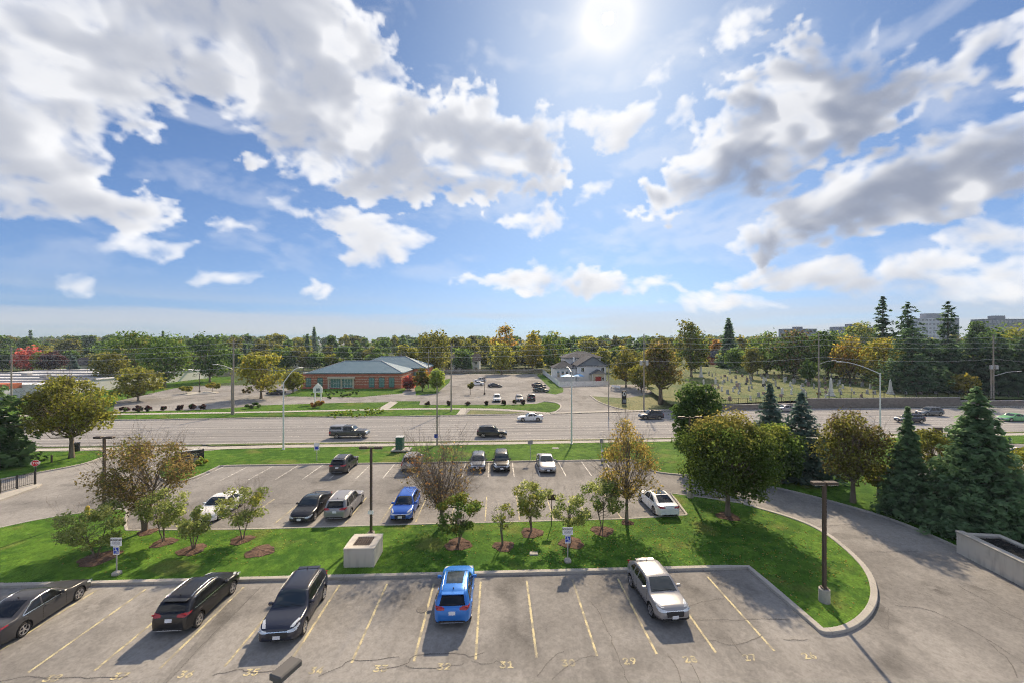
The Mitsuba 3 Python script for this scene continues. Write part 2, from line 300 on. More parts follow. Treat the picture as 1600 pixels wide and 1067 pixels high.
def f_cemetery(p, n, uv):
    a, b = fbm(p.x * .10, p.y * .10, 0, 3), fbm(p.x * .9, p.y * .9, 3, 4)
    return mix((0.055, 0.095, 0.026), (0.150, 0.155, 0.062), sst(0.3, 0.75, 0.5 * a + 0.5 * b)) * (0.75 + 0.5 * noise(p.x * 5, p.y * 5, 1))
tex('m_cemetery', f_cemetery, 0.9)
tex('m_far', f_far, 0.95)
tex('m_conc', f_conc, 0.9)
tex('m_paint', f_paint, 0.8)
tex('m_wpaint', f_wpaint, 0.8)
tex('m_mulch', f_mulch, 0.95)
tex('m_bark', f_bark, 0.9)
tex('m_stucco', f_stucco, 0.9)
tex('m_brick', f_brick, 0.85)
tex('m_metalroof', f_metalroof, 0.65, spec=0.2)
tex('m_whiteroof', f_whiteroof, 0.7)
tex('m_shingle', f_shingle, 0.9)
tex('m_brownshingle', f_brownshingle, 0.9)
tex('m_wallblock', f_wallblock, 0.9)
tex('m_wood', f_wood, 0.9)
def f_patch(p, n, uv): return f_asphalt(p, n, uv) * 0.80
tex('m_patch', f_patch, 0.9)
flat('m_seal', (0.128, 0.122, 0.118), 0.7)
flat('m_darkglass', (0.022, 0.032, 0.038), 0.05, 0.9)
flat('m_tint', (0.008, 0.009, 0.011), 0.08, 0.5)
flat('m_rubber', (0.022, 0.022, 0.023), 0.8, 0.2)
flat('m_blackplastic', (0.028, 0.028, 0.030), 0.55, 0.35)
flat('m_blackmetal', (0.020, 0.020, 0.022), 0.45, 0.4)
flat('m_alloy', (0.55, 0.55, 0.57), 0.28, 0.5, 0.8)
flat('m_chrome', (0.80, 0.80, 0.82), 0.15, 0.5, 1.0)
flat('m_headlight', (0.62, 0.66, 0.70), 0.08, 0.6, 0.3, 1.0)
flat('m_taillight', (0.36, 0.012, 0.016), 0.10, 0.6, 0, 1.0)
flat('m_plate', (0.72, 0.74, 0.78), 0.5)
flat('m_galv', (0.46, 0.47, 0.48), 0.45, 0.5, 0.5)
flat('m_pole', (0.70, 0.71, 0.71), 0.5, 0.4, 0.1)
flat('m_bronze', (0.070, 0.050, 0.038), 0.5, 0.4)
flat('m_lens', (0.60, 0.60, 0.56), 0.3, 0.5)
flat('m_white', (0.78, 0.78, 0.77), 0.6)
flat('m_offwhite', (0.70, 0.71, 0.72), 0.7)
flat('m_cream', (0.55, 0.51, 0.40), 0.7)
flat('m_signred', (0.50, 0.020, 0.028), 0.45)
flat('m_signblue', (0.030, 0.070, 0.42), 0.45)
flat('m_green', (0.030, 0.105, 0.085), 0.5, 0.4)
flat('m_grey', (0.30, 0.30, 0.31), 0.6)
flat('m_bluegrey', (0.20, 0.225, 0.26), 0.7)
flat('m_slate', (0.105, 0.11, 0.13), 0.7)
flat('m_reddoor', (0.34, 0.028, 0.025), 0.5)
flat('m_blueshade', (0.20, 0.45, 0.75), 0.6)
flat('m_wire', (0.55, 0.56, 0.57), 0.5, 0.4, 0.0)
flat('m_teal', (0.10, 0.24, 0.24), 0.15, 0.5)
flat('m_lampgrey', (0.11, 0.105, 0.10), 0.5, 0.4)
flat('m_hole', (0.014, 0.013, 0.012), 0.8)
flat('m_stone_grey', (0.36, 0.36, 0.35), 0.8)
flat('m_stone_pale', (0.62, 0.61, 0.58), 0.8)
flat('m_stone_pink', (0.30, 0.215, 0.19), 0.7)
flat('m_stone_dark', (0.095, 0.09, 0.09), 0.5)
LEAF = {'type': 'principledthin', 'base_color': {'type': 'mesh_attribute', 'name': 'vertex_color'}, 'roughness': 0.55, 'diff_trans': 1.25, 'eta': 1.3}
scene['m_leaf'] = LEAF
PAINT = {'graphite': (0.060, 0.060, 0.066), 'black': (0.006, 0.006, 0.008), 'navy': (0.012, 0.016, 0.034), 'blue': (0.020, 0.180, 0.62), 'silver': (0.27, 0.27, 0.285), 'white': (0.72, 0.73, 0.74), 'grey': (0.20, 0.205, 0.215), 'steel': (0.12, 0.135, 0.16), 'darkgreen': (0.010, 0.028, 0.024), 'taxi': (0.13, 0.36, 0.15), 'charcoal': (0.030, 0.030, 0.034), 'sand': (0.36, 0.35, 0.33), 'royal': (0.020, 0.110, 0.50)}
for k, c in PAINT.items():
    flat('m_paint_' + k, c, 0.28, 0.5, 0.35 if k in ('graphite', 'silver', 'grey', 'steel', 'sand', 'blue', 'royal') else 0.0, 1.0)

# ------------------------------------------------------------------ the setting: ground, lots, road, lawns
def P_(*pts): return Polygon(pts).buffer(0)
ROW = np.array((11.65,25.02)) - np.array((-7.23,24.29)); SPACING = np.hypot(*ROW) / 7; ROW = ROW / np.hypot(*ROW)
AXIS = np.array([-ROW[1], ROW[0]])                       # along the stalls, away from the building

struct('ground', mikit.ply(sheet(sbox(-1900, -60, 1900, 1900), -0.05), 'm_far'))

near_edge = [(-120, 55), (-75.64,57.61), (-71.00,58.13), (-36.85,60.33), (0.00,62.10), (39.59,64.83), (83.43,68.31), (132.23,72.17)]
far_edge = [(172.10,93.94), (114.51,93.75), (85.46,93.30), (66.30,92.40), (26.79,87.73), (0.00,84.26), (-20.05,82.09), (-49.08,80.36), (-73.89,78.07), (-93.07,76.20), (-160, 79)]
ne, fe = np.array(near_edge), np.array(far_edge[::-1])
struct('road', mikit.ply(sheet(P_(*near_edge, *far_edge), -0.03), 'm_road'))
LOT = struct('parking_lot', mikit.ply(sheet(P_((-90, 2), (95, 2), (95, 30), (78.92,57.44), (38.93,63.75), (0.00,61.11), (-36.16,59.21), (-69.94,57.26), (-90, 58)), 0.0), 'm_asphalt'))

# far sides of the road
FARLOT = struct('far_parking_lot', mikit.ply(sheet(P_((-76.88,80.70), (-50.13,82.09), (-20.40,83.52), (0.00,84.78), (24.00,87.33), (42.33,113.17), (43.91,143.80), (17.30,141.67), (11.10,191.26), (-32.12,191.26), (-30.21,131.90), (-64.44,131.90), (-73.56,146.00), (-107.14,137.60), (-102.28,108.06)), -0.018), 'm_asphalt'))
struct('far_lawn', mikit.ply(sheet(P_((-102.50,78.07), (-74.81,79.03), (-61.09,80.03), (-53.20,81.04), (-52.01,82.09), (-20.23,82.80), (-11.27,83.89), (-10.90,91.51), (-19.56,91.51), (-28.92,90.22), (-53.09,86.94), (-81.11,85.00), (-107.78,82.09)), 0.0), 'm_grass'))
struct('far_lawn', mikit.ply(sheet(P_((-9.30,84.63), (0.00,85.38), (2.65,86.94), (-4.09,89.37), (-8.91,89.79)), 0.0), 'm_drygrass'))
struct('far_lawn', mikit.ply(sheet(P_((-81.47,85.38), (-53.33,87.33), (-28.92,91.08), (-29.82,101.73), (-42.81,100.14), (-57.52,96.60), (-62.07,92.40), (-68.54,89.79), (-83.33,87.33)), 0.004), 'm_grass'))
struct('far_lawn', mikit.ply(sheet(P_((-26.96,91.51), (-21.26,92.84), (-2.81,91.95), (3.00,89.37), (7.23,86.15), (9.87,89.79), (11.19,95.15), (10.65,99.61), (7.81,102.28), (5.75,99.10), (0.00,97.58), (-21.49,97.09), (-22.57,103.38), (-28.41,103.38)), 0.004), 'm_grass'))
struct('far_lawn', mikit.ply(sheet(P_((-61.15,112.51), (-40.51,110.55), (-31.20,118.80), (-33.03,131.90), (-65.55,130.11)), 0.004), 'm_grass'))
struct('far_lawn', mikit.ply(sheet(P_((-26.23,114.53), (-21.40,118.80), (-22.53,150.60), (-24.38,166.31), (-28.96,158.07), (-31.48,135.65)), 0.004), 'm_grass'))
struct('far_lawn', mikit.ply(sheet(P_((10.77,185.69), (13.30,189.37), (16.11,131.90), (14.88,121.82), (12.11,116.62), (9.55,120.29), (12.08,131.90)), 0.004), 'm_grass'))
struct('far_lawn', mikit.ply(sheet(P_((-107.78,82.09), (-81.24,85.00), (-85.54,89.79), (-97.54,103.38), (-108.19,137.60), (-99.98,153.01), (-122.36,182.15), (-155.04,169.26), (-137.63,121.82), (-138.74,105.67)), -0.01), 'm_grass'))
struct('dry_lawn', mikit.ply(sheet(P_((21.08,113.17), (20.86,101.20), (23.05,91.51), (27.16,88.96), (34.63,88.96), (43.88,110.55), (42.78,121.82), (35.49,114.53), (29.03,108.67)), 0.004), 'm_drygrass'))
struct('far_sidewalk', mikit.ply(ribbon(densify(chaikin([(-111.83,81.39), (-80.68,84.55), (-53.14,87.02), (-29.06,90.64), (-14.02,91.86), (-3.47,90.82), (2.96,88.14), (7.84,85.54)], 2), 3), 1.7, 0.012), 'm_conc'))
struct('garden_path', mikit.ply(sheet(P_((-29.20,91.08), (-26.91,91.34), (-27.50,101.20), (-29.83,102.83)), 0.012), 'm_conc'))
struct('garden_path', mikit.ply(sheet(P_((-11.14,83.89), (-9.52,84.26), (-9.87,91.08), (-11.16,91.34)), 0.016), 'm_conc'))
struct('far_sidewalk', mikit.ply(ribbon(densify([(7.83,85.46), (27.06,88.63), (47.41,91.34), (67.08,93.48), (86.65,94.59), (115.99,94.97), (174.33,95.15)], 4), 1.6, 0.10), 'm_conc'))
for pts in ([(-74.37,77.94), (-60.43,79.16), (-48.95,80.16), (-20.00,81.88), (0.64,84.11)], [(21.20,113.85), (20.86,101.20), (23.05,91.51), (25.57,88.14)], [(8.35,85.46), (9.96,89.37), (11.33,95.15), (10.85,100.14), (7.85,102.83)]):
    struct('far_kerb', mikit.ply(strip(chaikin(pts, 2), -0.15, 0.2, -0.05, 0.13), 'm_conc'))

# near sidewalk and lawns
off = lambda pts, dy: [(x, y + dy) for x, y in pts]
struct('sidewalk', mikit.ply(ribbon(densify([(-77.14,54.92), (-67.96,55.64), (-55.72,57.02)], 3), 1.7, 0.05), 'm_conc'))
struct('sidewalk', mikit.ply(ribbon(densify([(-55.72,57.02), (-41.21,57.44), (-33.00,58.42), (0.00,60.49), (38.70,63.37), (80.94,66.27), (127.42,69.55)], 3), 1.6, 0.05), 'm_conc'))
struct('kerb', mikit.ply(strip(densify([(-43.85,59.58), (-36.78,60.22), (0.00,61.98), (39.51,64.70), (83.25,68.16), (131.93,72.01)], 4), -0.3, 0.0, -0.1, 0.12), 'm_conc'))
struct('verge', mikit.ply(sheet(P_((-43.76,59.47), (0.00,61.90), (39.46,64.61), (83.13,68.06), (81.85,67.01), (39.06,63.97), (0.00,61.11), (-36.07,59.07), (-41.97,58.49)), 0.10), 'm_drygrass'))

islandA = [(-60, 26.0)] + [(-29.09,23.82), (-24.59,24.04), (-7.58,24.82), (14.51,25.83)] + [(14.80,20.54)]
right_end = chaikin([(14.80,20.54), (14.81,19.91), (16.78,20.36), (19.53,22.28), (21.62,25.02), (22.59,27.91), (23.06,31.14), (22.19,33.41), (19.88,36.17)], 3)
topA = [(17.18,37.51), (14.56,38.61), (14.03,33.78), (9.08,33.05), (3.49,32.69), (-9.74,31.90), (-19.08,31.24), (-28.43,31.03)]
leftA = chaikin([(-28.43,31.03), (-30.04,32.58), (-31.79,34.93), (-33.60,34.93), (-35.32,34.03), (-37.20,32.93), (-38.42,31.46), (-39.54,30.11)], 2)
polyA = Polygon(list(islandA[:-1]) + list(right_end) + topA[:-1] + list(leftA) + [(-60, 33.0)]).buffer(0)
struct('lawn', mikit.ply(sheet(polyA.buffer(-0.1), 0.10), 'm_grass'))
struct('kerb', mikit.ply(strip(islandA[:-1] + list(right_end), -0.02, 0.30, -0.05, 0.16), 'm_conc'))
struct('kerb', mikit.ply(strip([tuple(right_end[-1])] + topA[:3], -0.02, 0.16, -0.05, 0.13), 'm_conc'))
struct('kerb', mikit.ply(strip(topA[2:-1] + list(leftA), -0.02, 0.16, -0.05, 0.125), 'm_conc'))

low_edge = [(-32.75,47.15), (-14.70,48.14), (12.08,49.43)] + list(chaikin([(12.08,49.43), (14.11,49.97), (14.40,47.15), (15.27,44.84), (17.16,44.09), (19.86,43.36)], 2)) + list(chaikin([(19.86,43.36), (24.63,40.85), (27.72,37.05), (30.05,32.81), (30.18,28.52)], 2)) + [(30.15,24.68), (29.46,20.31)]
left_end = list(chaikin([(-32.75,47.15), (-32.43,43.36), (-33.07,41.03), (-36.94,43.36), (-39.47,46.67), (-41.13,50.36), (-41.74,54.68), (-39.16,56.38)], 3))
topB = [(-32.41,57.37), (0.00,59.51), (38.10,62.38), (79.73,65.28), (125.59,68.55)]
polyB = Polygon(low_edge + [(70, 17), (110, 30)] + topB[::-1] + left_end[::-1]).buffer(0)
right_lot = P_((76.41,59.58), (66.32,60.33), (55.24,57.44), (44.19,48.65), (37.89,38.77), (39.81,28.97), (110, 32), (110, 62))
struct('lawn', mikit.ply(sheet(polyB.buffer(-0.08).difference(right_lot), 0.10), 'm_grass'))
struct('side_parking_lot', mikit.ply(sheet(right_lot.buffer(-0.05), 0.06), 'm_asphalt'))
struct('kerb', mikit.ply(strip(left_end[::-1][-1:] + low_edge[1:], -0.02, 0.2, -0.05, 0.115), 'm_conc'))
struct('kerb', mikit.ply(strip(left_end, -0.2, 0.02, -0.05, 0.13), 'm_conc'))
leftC = chaikin([(-51.73,42.36), (-50.32,44.84), (-48.84,47.39), (-48.94,49.70), (-50.69,52.87), (-54.13,55.40)], 2)
struct('lawn', mikit.ply(sheet(P_((-90, 40), (-54.58,35.75), *[tuple(p) for p in leftC], (-66.22,54.22), (-90, 53.7)), 0.10), 'm_grass'))
struct('kerb', mikit.ply(strip([(-54.58,35.75)] + list(leftC), -0.02, 0.2, -0.05, 0.14), 'm_conc'))
med = P_((-45.98,41.03), (-45.46,40.13), (-44.89,36.75), (-43.85,29.92), (-45.95,31.35), (-46.96,38.45), (-46.98,41.03))
struct('median', mikit.ply(prism(med, 0.15, 0.001), 'm_conc'))

# cemetery hill behind its wall
CZ = 0.75
cem = P_((33.68,88.96), (46.83,90.22), (67.45,95.63), (119.79,98.08), (198.74,100.14), (420, 120), (300, 240), (159.51,168.52), (83.01,209.13), (38.38,119.71))
def hill(x, y): return np.where(y < 108, CZ, CZ + np.minimum((y - 108) * 0.012, 2.0))
v, f = trimesh.creation.triangulate_polygon(cem, engine='earcut')
m = trimesh.Trimesh(np.column_stack([v, v[:, 0] * 0]), f, process=False)
for _ in range(4): m = m.subdivide()
m.vertices[:, 2] = hill(m.vertices[:, 0], m.vertices[:, 1])
if m.face_normals[0][2] < 0: m.invert()
struct('cemetery_ground', mikit.ply(m, 'm_cemetery', smooth=True))

# painted lines and numbers, sealed cracks, patches
def line_shape(a, b, w, z, m): return mikit.ply(ribbon([a, b], w, z), m)
P0 = np.array((-7.23,24.29))
for k in range(-11, 8):
    a = P0 + ROW * SPACING * k - AXIS * 0.02
    part(LOT, 'stall_line', line_shape(a, a - AXIS * 6.0, 0.11, 0.008, 'm_paint'))
nums = [(n, P0 + ROW * SPACING * (33 - n + 0.5) - AXIS * 6.25) for n in range(26, 44)]
ang = math.degrees(math.atan2(ROW[1], ROW[0]))
for n, c in nums:
    t = meshkit.text_mesh(str(n), 0.36, 0.004, True); t.apply_translation((-(t.bounds[0][0] + t.bounds[1][0]) / 2, -0.3, 0))
    labels[part(LOT, 'stall_number', mikit.ply(t, 'm_paint'), at(c[0], c[1], 0.006, ang))] = {'label': f'faded yellow painted stall number {n}'}
P1 = np.array((-2.10,32.81))
for k in range(-8, 5):
    a = P1 + ROW * SPACING * k; part(LOT, 'stall_line', line_shape(a, a + AXIS * 5.3, 0.10, 0.008, 'm_paint'))
P2 = np.array((-2.67,48.60))
for k in range(-14, 6):
    a = P2 + ROW * SPACING * k; part(LOT, 'stall_line', line_shape(a, a - AXIS * 5.2, 0.10, 0.008, 'm_wpaint'))
rc = np.random.default_rng(5)
CRACKS = [[(-22.08,17.22), (-20.93,17.35), (-20.31,17.62), (-19.71,17.45), (-18.15,17.48), (-16.08,17.55)],
 [(-12.56,17.62), (-11.87,17.75), (-11.63,17.93), (-11.25,17.75), (-10.07,17.82)],
 [(-8.05,17.58), (-7.42,18.00), (-7.18,18.43), (-6.50,18.43), (-5.04,18.66)],
 [(-5.78,17.93), (-4.58,18.18), (-4.44,18.66), (-4.13,18.77), (-2.19,18.85), (-1.84,18.54), (-1.24,18.89)],
 [(-4.58,18.18), (-4.40,18.00), (-3.50,18.03), (-2.54,18.07), (-2.12,18.25)],
 [(-1.77,18.40), (-1.53,18.21), (-0.84,18.29), (-0.65,18.40), (-0.28,18.14)],
 [(4.23,22.50), (4.52,21.91), (4.62,20.31), (4.67,18.66), (4.83,17.09)],
 [(8.95,19.61), (9.47,19.70), (9.77,19.39), (10.48,19.39), (11.05,19.61), (11.88,19.96)],
 [(10.31,19.87), (10.31,19.08), (10.32,18.47)], [(6.91,18.85), (7.16,18.25), (6.99,17.16)], [(7.80,18.25), (7.79,17.58), (7.75,17.03)],
 [(20.38,22.28), (21.93,21.96), (22.16,21.01), (22.44,19.78), (22.29,18.25)], [(25.60,24.16), (25.65,22.61), (25.48,21.15), (26.05,20.31)],
 [(22.50,27.91), (27.19,28.00)], [(9.33,22.23), (10.56,22.67), (11.51,22.84)], [(9.12,21.10), (13.89,21.15)], [(12.75,19.78), (13.48,19.61), (13.95,19.78)],
 [(1.07,17.58), (1.89,18.77), (2.33,19.04)], [(1.59,17.35), (2.83,18.54), (3.71,18.70)], [(23.10,31.79), (26.08,32.23)],
 [(22.21,19.66), (21.77,18.29), (21.06,17.42)], [(18.23,20.77), (18.29,20.31), (19.70,22.02)], [(-23.38,36.46), (-11.05,36.17), (-5.54,36.32)], [(-32.84,39.10), (-25.64,44.19), (-15.38,41.97)],
 [(-14.35,23.97), (-14.32,19.96), (-14.22,17.22)]]
for c in CRACKS:
    q = densify(chaikin(c, 1), 0.35); q = q + np.column_stack([rc.normal(0, .035, len(q)), rc.normal(0, .035, len(q))])
    part(LOT, 'sealed_crack', mikit.ply(ribbon(q, rc.uniform(0.02, 0.055, len(q)), 0.012), 'm_seal'))
labels[part(LOT, 'asphalt_patch', mikit.ply(sheet(P_((-15.50,23.66), (-14.31,23.79), (-14.14,17.22), (-16.04,17.22), (-16.12,16.63), (-14.22,16.63)), 0.004), 'm_patch'))] = {'label': 'darker strip of relaid asphalt between stalls'}
part(LOT, 'asphalt_patch', mikit.ply(sheet(P_((19.74,22.84), (19.72,22.12), (19.22,21.70), (18.87,21.91)), 0.004), 'm_patch'))
md = cat([cyl(0.29, 0.01, sides=20), bx(.06, .5, .016, 0, 0, .008), bx(.5, .06, .016, 0, 0, .008)])
tag(thing('manhole_cover', 'round dark drain cover beside the blue car at front stalls', 'drain cover'), 'round dark drain cover in the asphalt left of the bright blue car', 'drain cover')
part('manhole_cover', 'lid', mikit.ply(md, 'm_seal'), at(*(-4.71,21.94), 0.006))
# road markings
ROAD = 'road'
def road_pt(u, t):
    """u metres along the road, t from 0 at the near edge to 1 at the far edge."""
    a, b = np.interp(u, ne[:, 0], ne[:, 1]), np.interp(u, fe[:, 0], fe[:, 1])
    return (u, a + (b - a) * t)
for t, kind in ((0.03, 1), (0.97, 1), (0.22, 0), (0.43, 1), (0.57, 1), (0.78, 0)):
    if kind: part(ROAD, 'edge_line', mikit.ply(ribbon([road_pt(u, t) for u in np.arange(-115, 150, 5.0)], 0.12, -0.020), 'm_wpaint'))
    else:
        for u in np.arange(-108, 140, 12.0):
            part(ROAD, 'lane_dash', mikit.ply(ribbon([road_pt(u + s, t) for s in (0, 1.5, 3)], 0.13, -0.020), 'm_wpaint'))

# ------------------------------------------------------------------ cars
def raycast(v, f, o, d):
    """First hit distance of rays (n x 3 origins, one direction) on a mesh."""
    a, e1, e2 = v[f[:, 0]], v[f[:, 1]] - v[f[:, 0]], v[f[:, 2]] - v[f[:, 0]]
    h = np.cross(d, e2); det = (e1 * h).sum(1); ok = np.abs(det) > 1e-10; inv = np.where(ok, 1 / np.where(ok, det, 1), 0)
    s = o[:, None] - a[None]; u = (s * h[None]).sum(-1) * inv
    q = np.cross(s, e1[None]); w = (q @ d) * inv; t = (q * e2[None]).sum(-1) * inv
    hit = ok & (u > -1e-5) & (w > -1e-5) & (u + w < 1 + 1e-5) & (t > 0)
    return np.where(hit, t, 1e9).min(1)
class Car:
    def __init__(s, L, W, H, top, belt, wb, fo, rt=0.33, tumble=0.36, ground=0.2, plan=(0.16, 0.20), crown=0.10, crease=0.0):
        s.L, s.W, s.H, s.rt, s.wb = L, W, H, rt, wb
        from scipy.interpolate import PchipInterpolator as PI
        tp, bl = PI(*np.array(top).T), PI(*np.array(belt).T)
        h = L / 2
        xs = np.linspace(-h + .14, h - .14, 52)
        st = [(-h, .13), (-h + .015, .07), (-h + .05, .025), (-h + .10, .004)] + [(x, 0) for x in xs] + [(h - .10, .004), (h - .05, .025), (h - .015, .07), (h, .13)]
        rings = []
        for x, d in st:
            r = abs(x) / h; rr = max(0, (r - .62) / .38)
            w = W / 2 * (1 - (plan[0] if x < 0 else plan[1]) * rr ** 2.4)
            zt = float(tp(x)); zb = min(float(bl(x)), zt - crown); zs = ground + .10 * rr ** 2
            hc = zt - zb; we = .945 * w - tumble * hc; ze = zt - min(.075, .5 * hc)
            bul = zb - zs
            half = [(0, zs), (.82 * w, zs), (.955 * w, zs + .03), (.985 * w, zs + .16 * bul), (w, zs + .46 * bul), (.992 * w, zs + .74 * bul), (.975 * w, zs + .90 * bul), (.945 * w, zb),
                    (.945 * w - tumble * hc * .45 * .9, zb + (ze - zb) * .5), (we + .015, ze), (we - .05, zt - min(.03, .2 * hc)), (.55 * we, zt - .008), (0, zt)]
            half = [(max(y - d, 0) if y else 0, min(max(z, zs + d), zt - d)) for y, z in half]
            rings.append([(x, y, z) for y, z in half] + [(x, -y, z) for y, z in half[-2:0:-1]])
        v = np.array(rings); n, m = v.shape[:2]
        i, j = np.meshgrid(np.arange(n - 1), np.arange(m), indexing='ij'); k = (j + 1) % m
        q = np.stack([i * m + j, (i + 1) * m + j, (i + 1) * m + k, i * m + k], -1).reshape(-1, 4)
        f = np.vstack([q[:, [0, 1, 2]], q[:, [0, 2, 3]]]); V = v.reshape(-1, 3)
        c0, c1 = V[:m].mean(0), V[-m:].mean(0); V = np.vstack([V, c0, c1]); r = np.arange(m); r2 = (r + 1) % m
        f = np.vstack([f, np.stack([r, r2, r * 0 + n * m], 1)[:, ::1], np.stack([(n - 1) * m + r2, (n - 1) * m + r, r * 0 + n * m + 1], 1)])
        f = f[:, ::-1] if trimesh.Trimesh(V, f, process=False).volume < 0 else f
        s.v, s.f = V, f
        s.xw = (h - fo, h - fo - wb)
        body = m3.Manifold(m3.Mesh(V.astype(np.float32), f.astype(np.uint32)))
        arch = rt + .055
        for x in s.xw:
            for sd in (-1, 1):
                c = m3.Manifold.cylinder(.36, arch, arch, 28, True).rotate([90, 0, 0]).translate([x, sd * (W / 2 - .06), rt + .01])
                body = body - c
        b = body.to_mesh(); V, F = np.array(b.vert_properties[:, :3], float), np.array(b.tri_verts)
        well = np.zeros(len(F), bool)
        for x in s.xw:
            rad = np.hypot(V[:, 0] - x, V[:, 2] - rt - .01) < arch + .004
            well |= rad[F].all(1) & (np.abs(V[F][:, :, 1].mean(1)) < W / 2 + .1)
        s.parts = [('body', trimesh.Trimesh(V, F[~well], process=False), 'PAINT', 38), ('wheel_arch', trimesh.Trimesh(V, F[well], process=False), 'm_hole', False)]
        s.parts[0][1].remove_unreferenced_vertices(); s.parts[1][1].remove_unreferenced_vertices()
        s.make_wheel()
    def split(s, name, material, fn, smooth=38):
        """Takes the body's faces whose centroid satisfies fn into a part of their own."""
        m = s.parts[0][1]; k = fn(m.triangles_center)
        a, b = trimesh.Trimesh(m.vertices, m.faces[~k], process=False), trimesh.Trimesh(m.vertices, m.faces[k], process=False)
        a.remove_unreferenced_vertices(); b.remove_unreferenced_vertices()
        s.parts[0] = ('body', a, 'PAINT', 38); s.parts.append((name, b, material, smooth))
    def patch(s, name, material, axis, corners, lift=0.008, n=(8, 5), mirror=False):
        """A panel lying on the body: four corners in the plane across `axis`, projected along it."""
        for sd in ((1, -1) if mirror else (1,)):
            c = np.array(corners, float); u, w = np.meshgrid(np.linspace(0, 1, n[0] + 1), np.linspace(0, 1, n[1] + 1), indexing='ij'); u, w = u[..., None], w[..., None]
            p = (c[0] * (1 - u) + c[1] * u) * (1 - w) + (c[3] * (1 - u) + c[2] * u) * w
            p = p.reshape(-1, 2); o = np.zeros((len(p), 3)); d = np.zeros(3)
            if axis == '+y': o[:, 0], o[:, 2], o[:, 1], d[1] = p[:, 0], p[:, 1], 5, -1
            if axis == '+z': o[:, 0], o[:, 1], o[:, 2], d[2] = p[:, 0], p[:, 1], 5, -1
            if axis in '+x-x': sg = 1 if axis == '+x' else -1; o[:, 1], o[:, 2], o[:, 0], d[0] = p[:, 0], p[:, 1], 5 * sg, -sg
            t = raycast(s.v, s.f, o, d); bad = t > 1e8
            if bad.any(): t[bad] = np.median(t[~bad]) if (~bad).any() else 5
            hit = o + d * t[:, None]; k = len(p)
            a, b = n[0] + 1, n[1] + 1
            i, j = np.meshgrid(np.arange(n[0]), np.arange(n[1]), indexing='ij')
            q = np.stack([i * b + j, (i + 1) * b + j, (i + 1) * b + j + 1, i * b + j + 1], -1).reshape(-1, 4)
            nf = np.vstack([q[:, [0, 1, 2]], q[:, [0, 2, 3]]])
            fn = np.cross(hit[nf[:, 1]] - hit[nf[:, 0]], hit[nf[:, 2]] - hit[nf[:, 0]])
            if (fn @ -d).sum() < 0: nf = nf[:, ::-1]; fn = -fn
            vn = np.zeros_like(hit)
            for c3 in range(3): np.add.at(vn, nf[:, c3], fn)
            vn /= np.linalg.norm(vn, axis=1, keepdims=True) + 1e-12
            rim = [(x, 0) for x in range(a)] + [(a - 1, y) for y in range(1, b)] + [(x, b - 1) for x in range(a - 2, -1, -1)] + [(0, y) for y in range(b - 2, 0, -1)]
            rim = np.array([x * b + y for x, y in rim]); r2 = np.roll(rim, -1)
            V = np.vstack([hit + vn * lift, hit - vn * .02]); side = np.vstack([np.stack([rim, r2, r2 + k], 1), np.stack([rim, r2 + k, rim + k], 1)])
            m = trimesh.Trimesh(V, np.vstack([nf, side]), process=False)
            if sd < 0: m.vertices[:, 1] *= -1; m.invert()
            s.parts.append((name, m, material, 30))
    def add(s, name, mesh, material, smooth=30, mirror=False):
        s.parts.append((name, mesh, material, smooth))
        if mirror:
            m = mesh.copy(); m.vertices[:, 1] *= -1; m.invert(); s.parts.append((name, m, material, smooth))
    def make_wheel(s, spokes=5):
        r, w = s.rt, .205
        prof = np.array([(r * .60, -w / 2 + .012), (r * .90, -w / 2), (r * .985, -w / 2 + .03), (r, -w / 4), (r, w / 4), (r * .985, w / 2 - .03), (r * .90, w / 2), (r * .66, w / 2 - .012), (r * .64, w / 2 - .07), (.001, w / 2 - .075)])
        tyre = trimesh.creation.revolve(prof, sections=28)
        ring = trimesh.creation.revolve(np.array([(r * .60, w / 2 - .05), (r * .62, w / 2 - .006), (r * .69, w / 2 - .006), (r * .70, w / 2 - .03)]), sections=28)
        hub = cyl(r * .17, .05, 0, 0, w / 2 - .065, sides=12); sp = []
        for k in range(spokes):
            for da in (-.16, .16):
                b = bx(r * .56, r * .10, .03, r * .36, 0, w / 2 - .03); b.apply_transform(trimesh.transformations.rotation_matrix(da * .5 + k * 2 * np.pi / spokes, (0, 0, 1))); sp.append(b)
        rim = cat([ring, hub] + sp)
        R = trimesh.transformations.rotation_matrix(-np.pi / 2, (1, 0, 0)); tyre.apply_transform(R); rim.apply_transform(R)
        s.tyre, s.rim = mikit.ply(tyre, 'm_rubber', smooth=40), rim
    def finish(s, rim='m_alloy', low=False):
        out = []
        for name, m, material, sm in s.parts:
            out.append((name, {k: v for k, v in mikit.ply(m, None, smooth=sm).items()}, material))
        s.shapes = out; s.rimshape = mikit.ply(s.rim, rim, smooth=False)
        return s
    def put(s, key, paint, x, y, heading, z=0.0, skip=()):
        R = at(x, y, z, heading)
        for name, sh, material in s.shapes:
            if name in skip: continue
            k = pslot(key, name)
            scene[k] = {**sh, 'bsdf': {'type': 'ref', 'id': 'm_paint_' + paint if material == 'PAINT' else material}, 'to_world': R}
        for xw in s.xw:
            for sd in (1, -1):
                w = pslot(key, 'wheel'); M = R @ T().translate([xw, sd * (s.W / 2 - .115), s.rt])
                if sd < 0: M = M @ T().rotate([0, 0, 1], 180)
                scene[w + '__tyre'] = {**s.tyre, 'to_world': M}; scene[w + '__rim'] = {**s.rimshape, 'to_world': M}

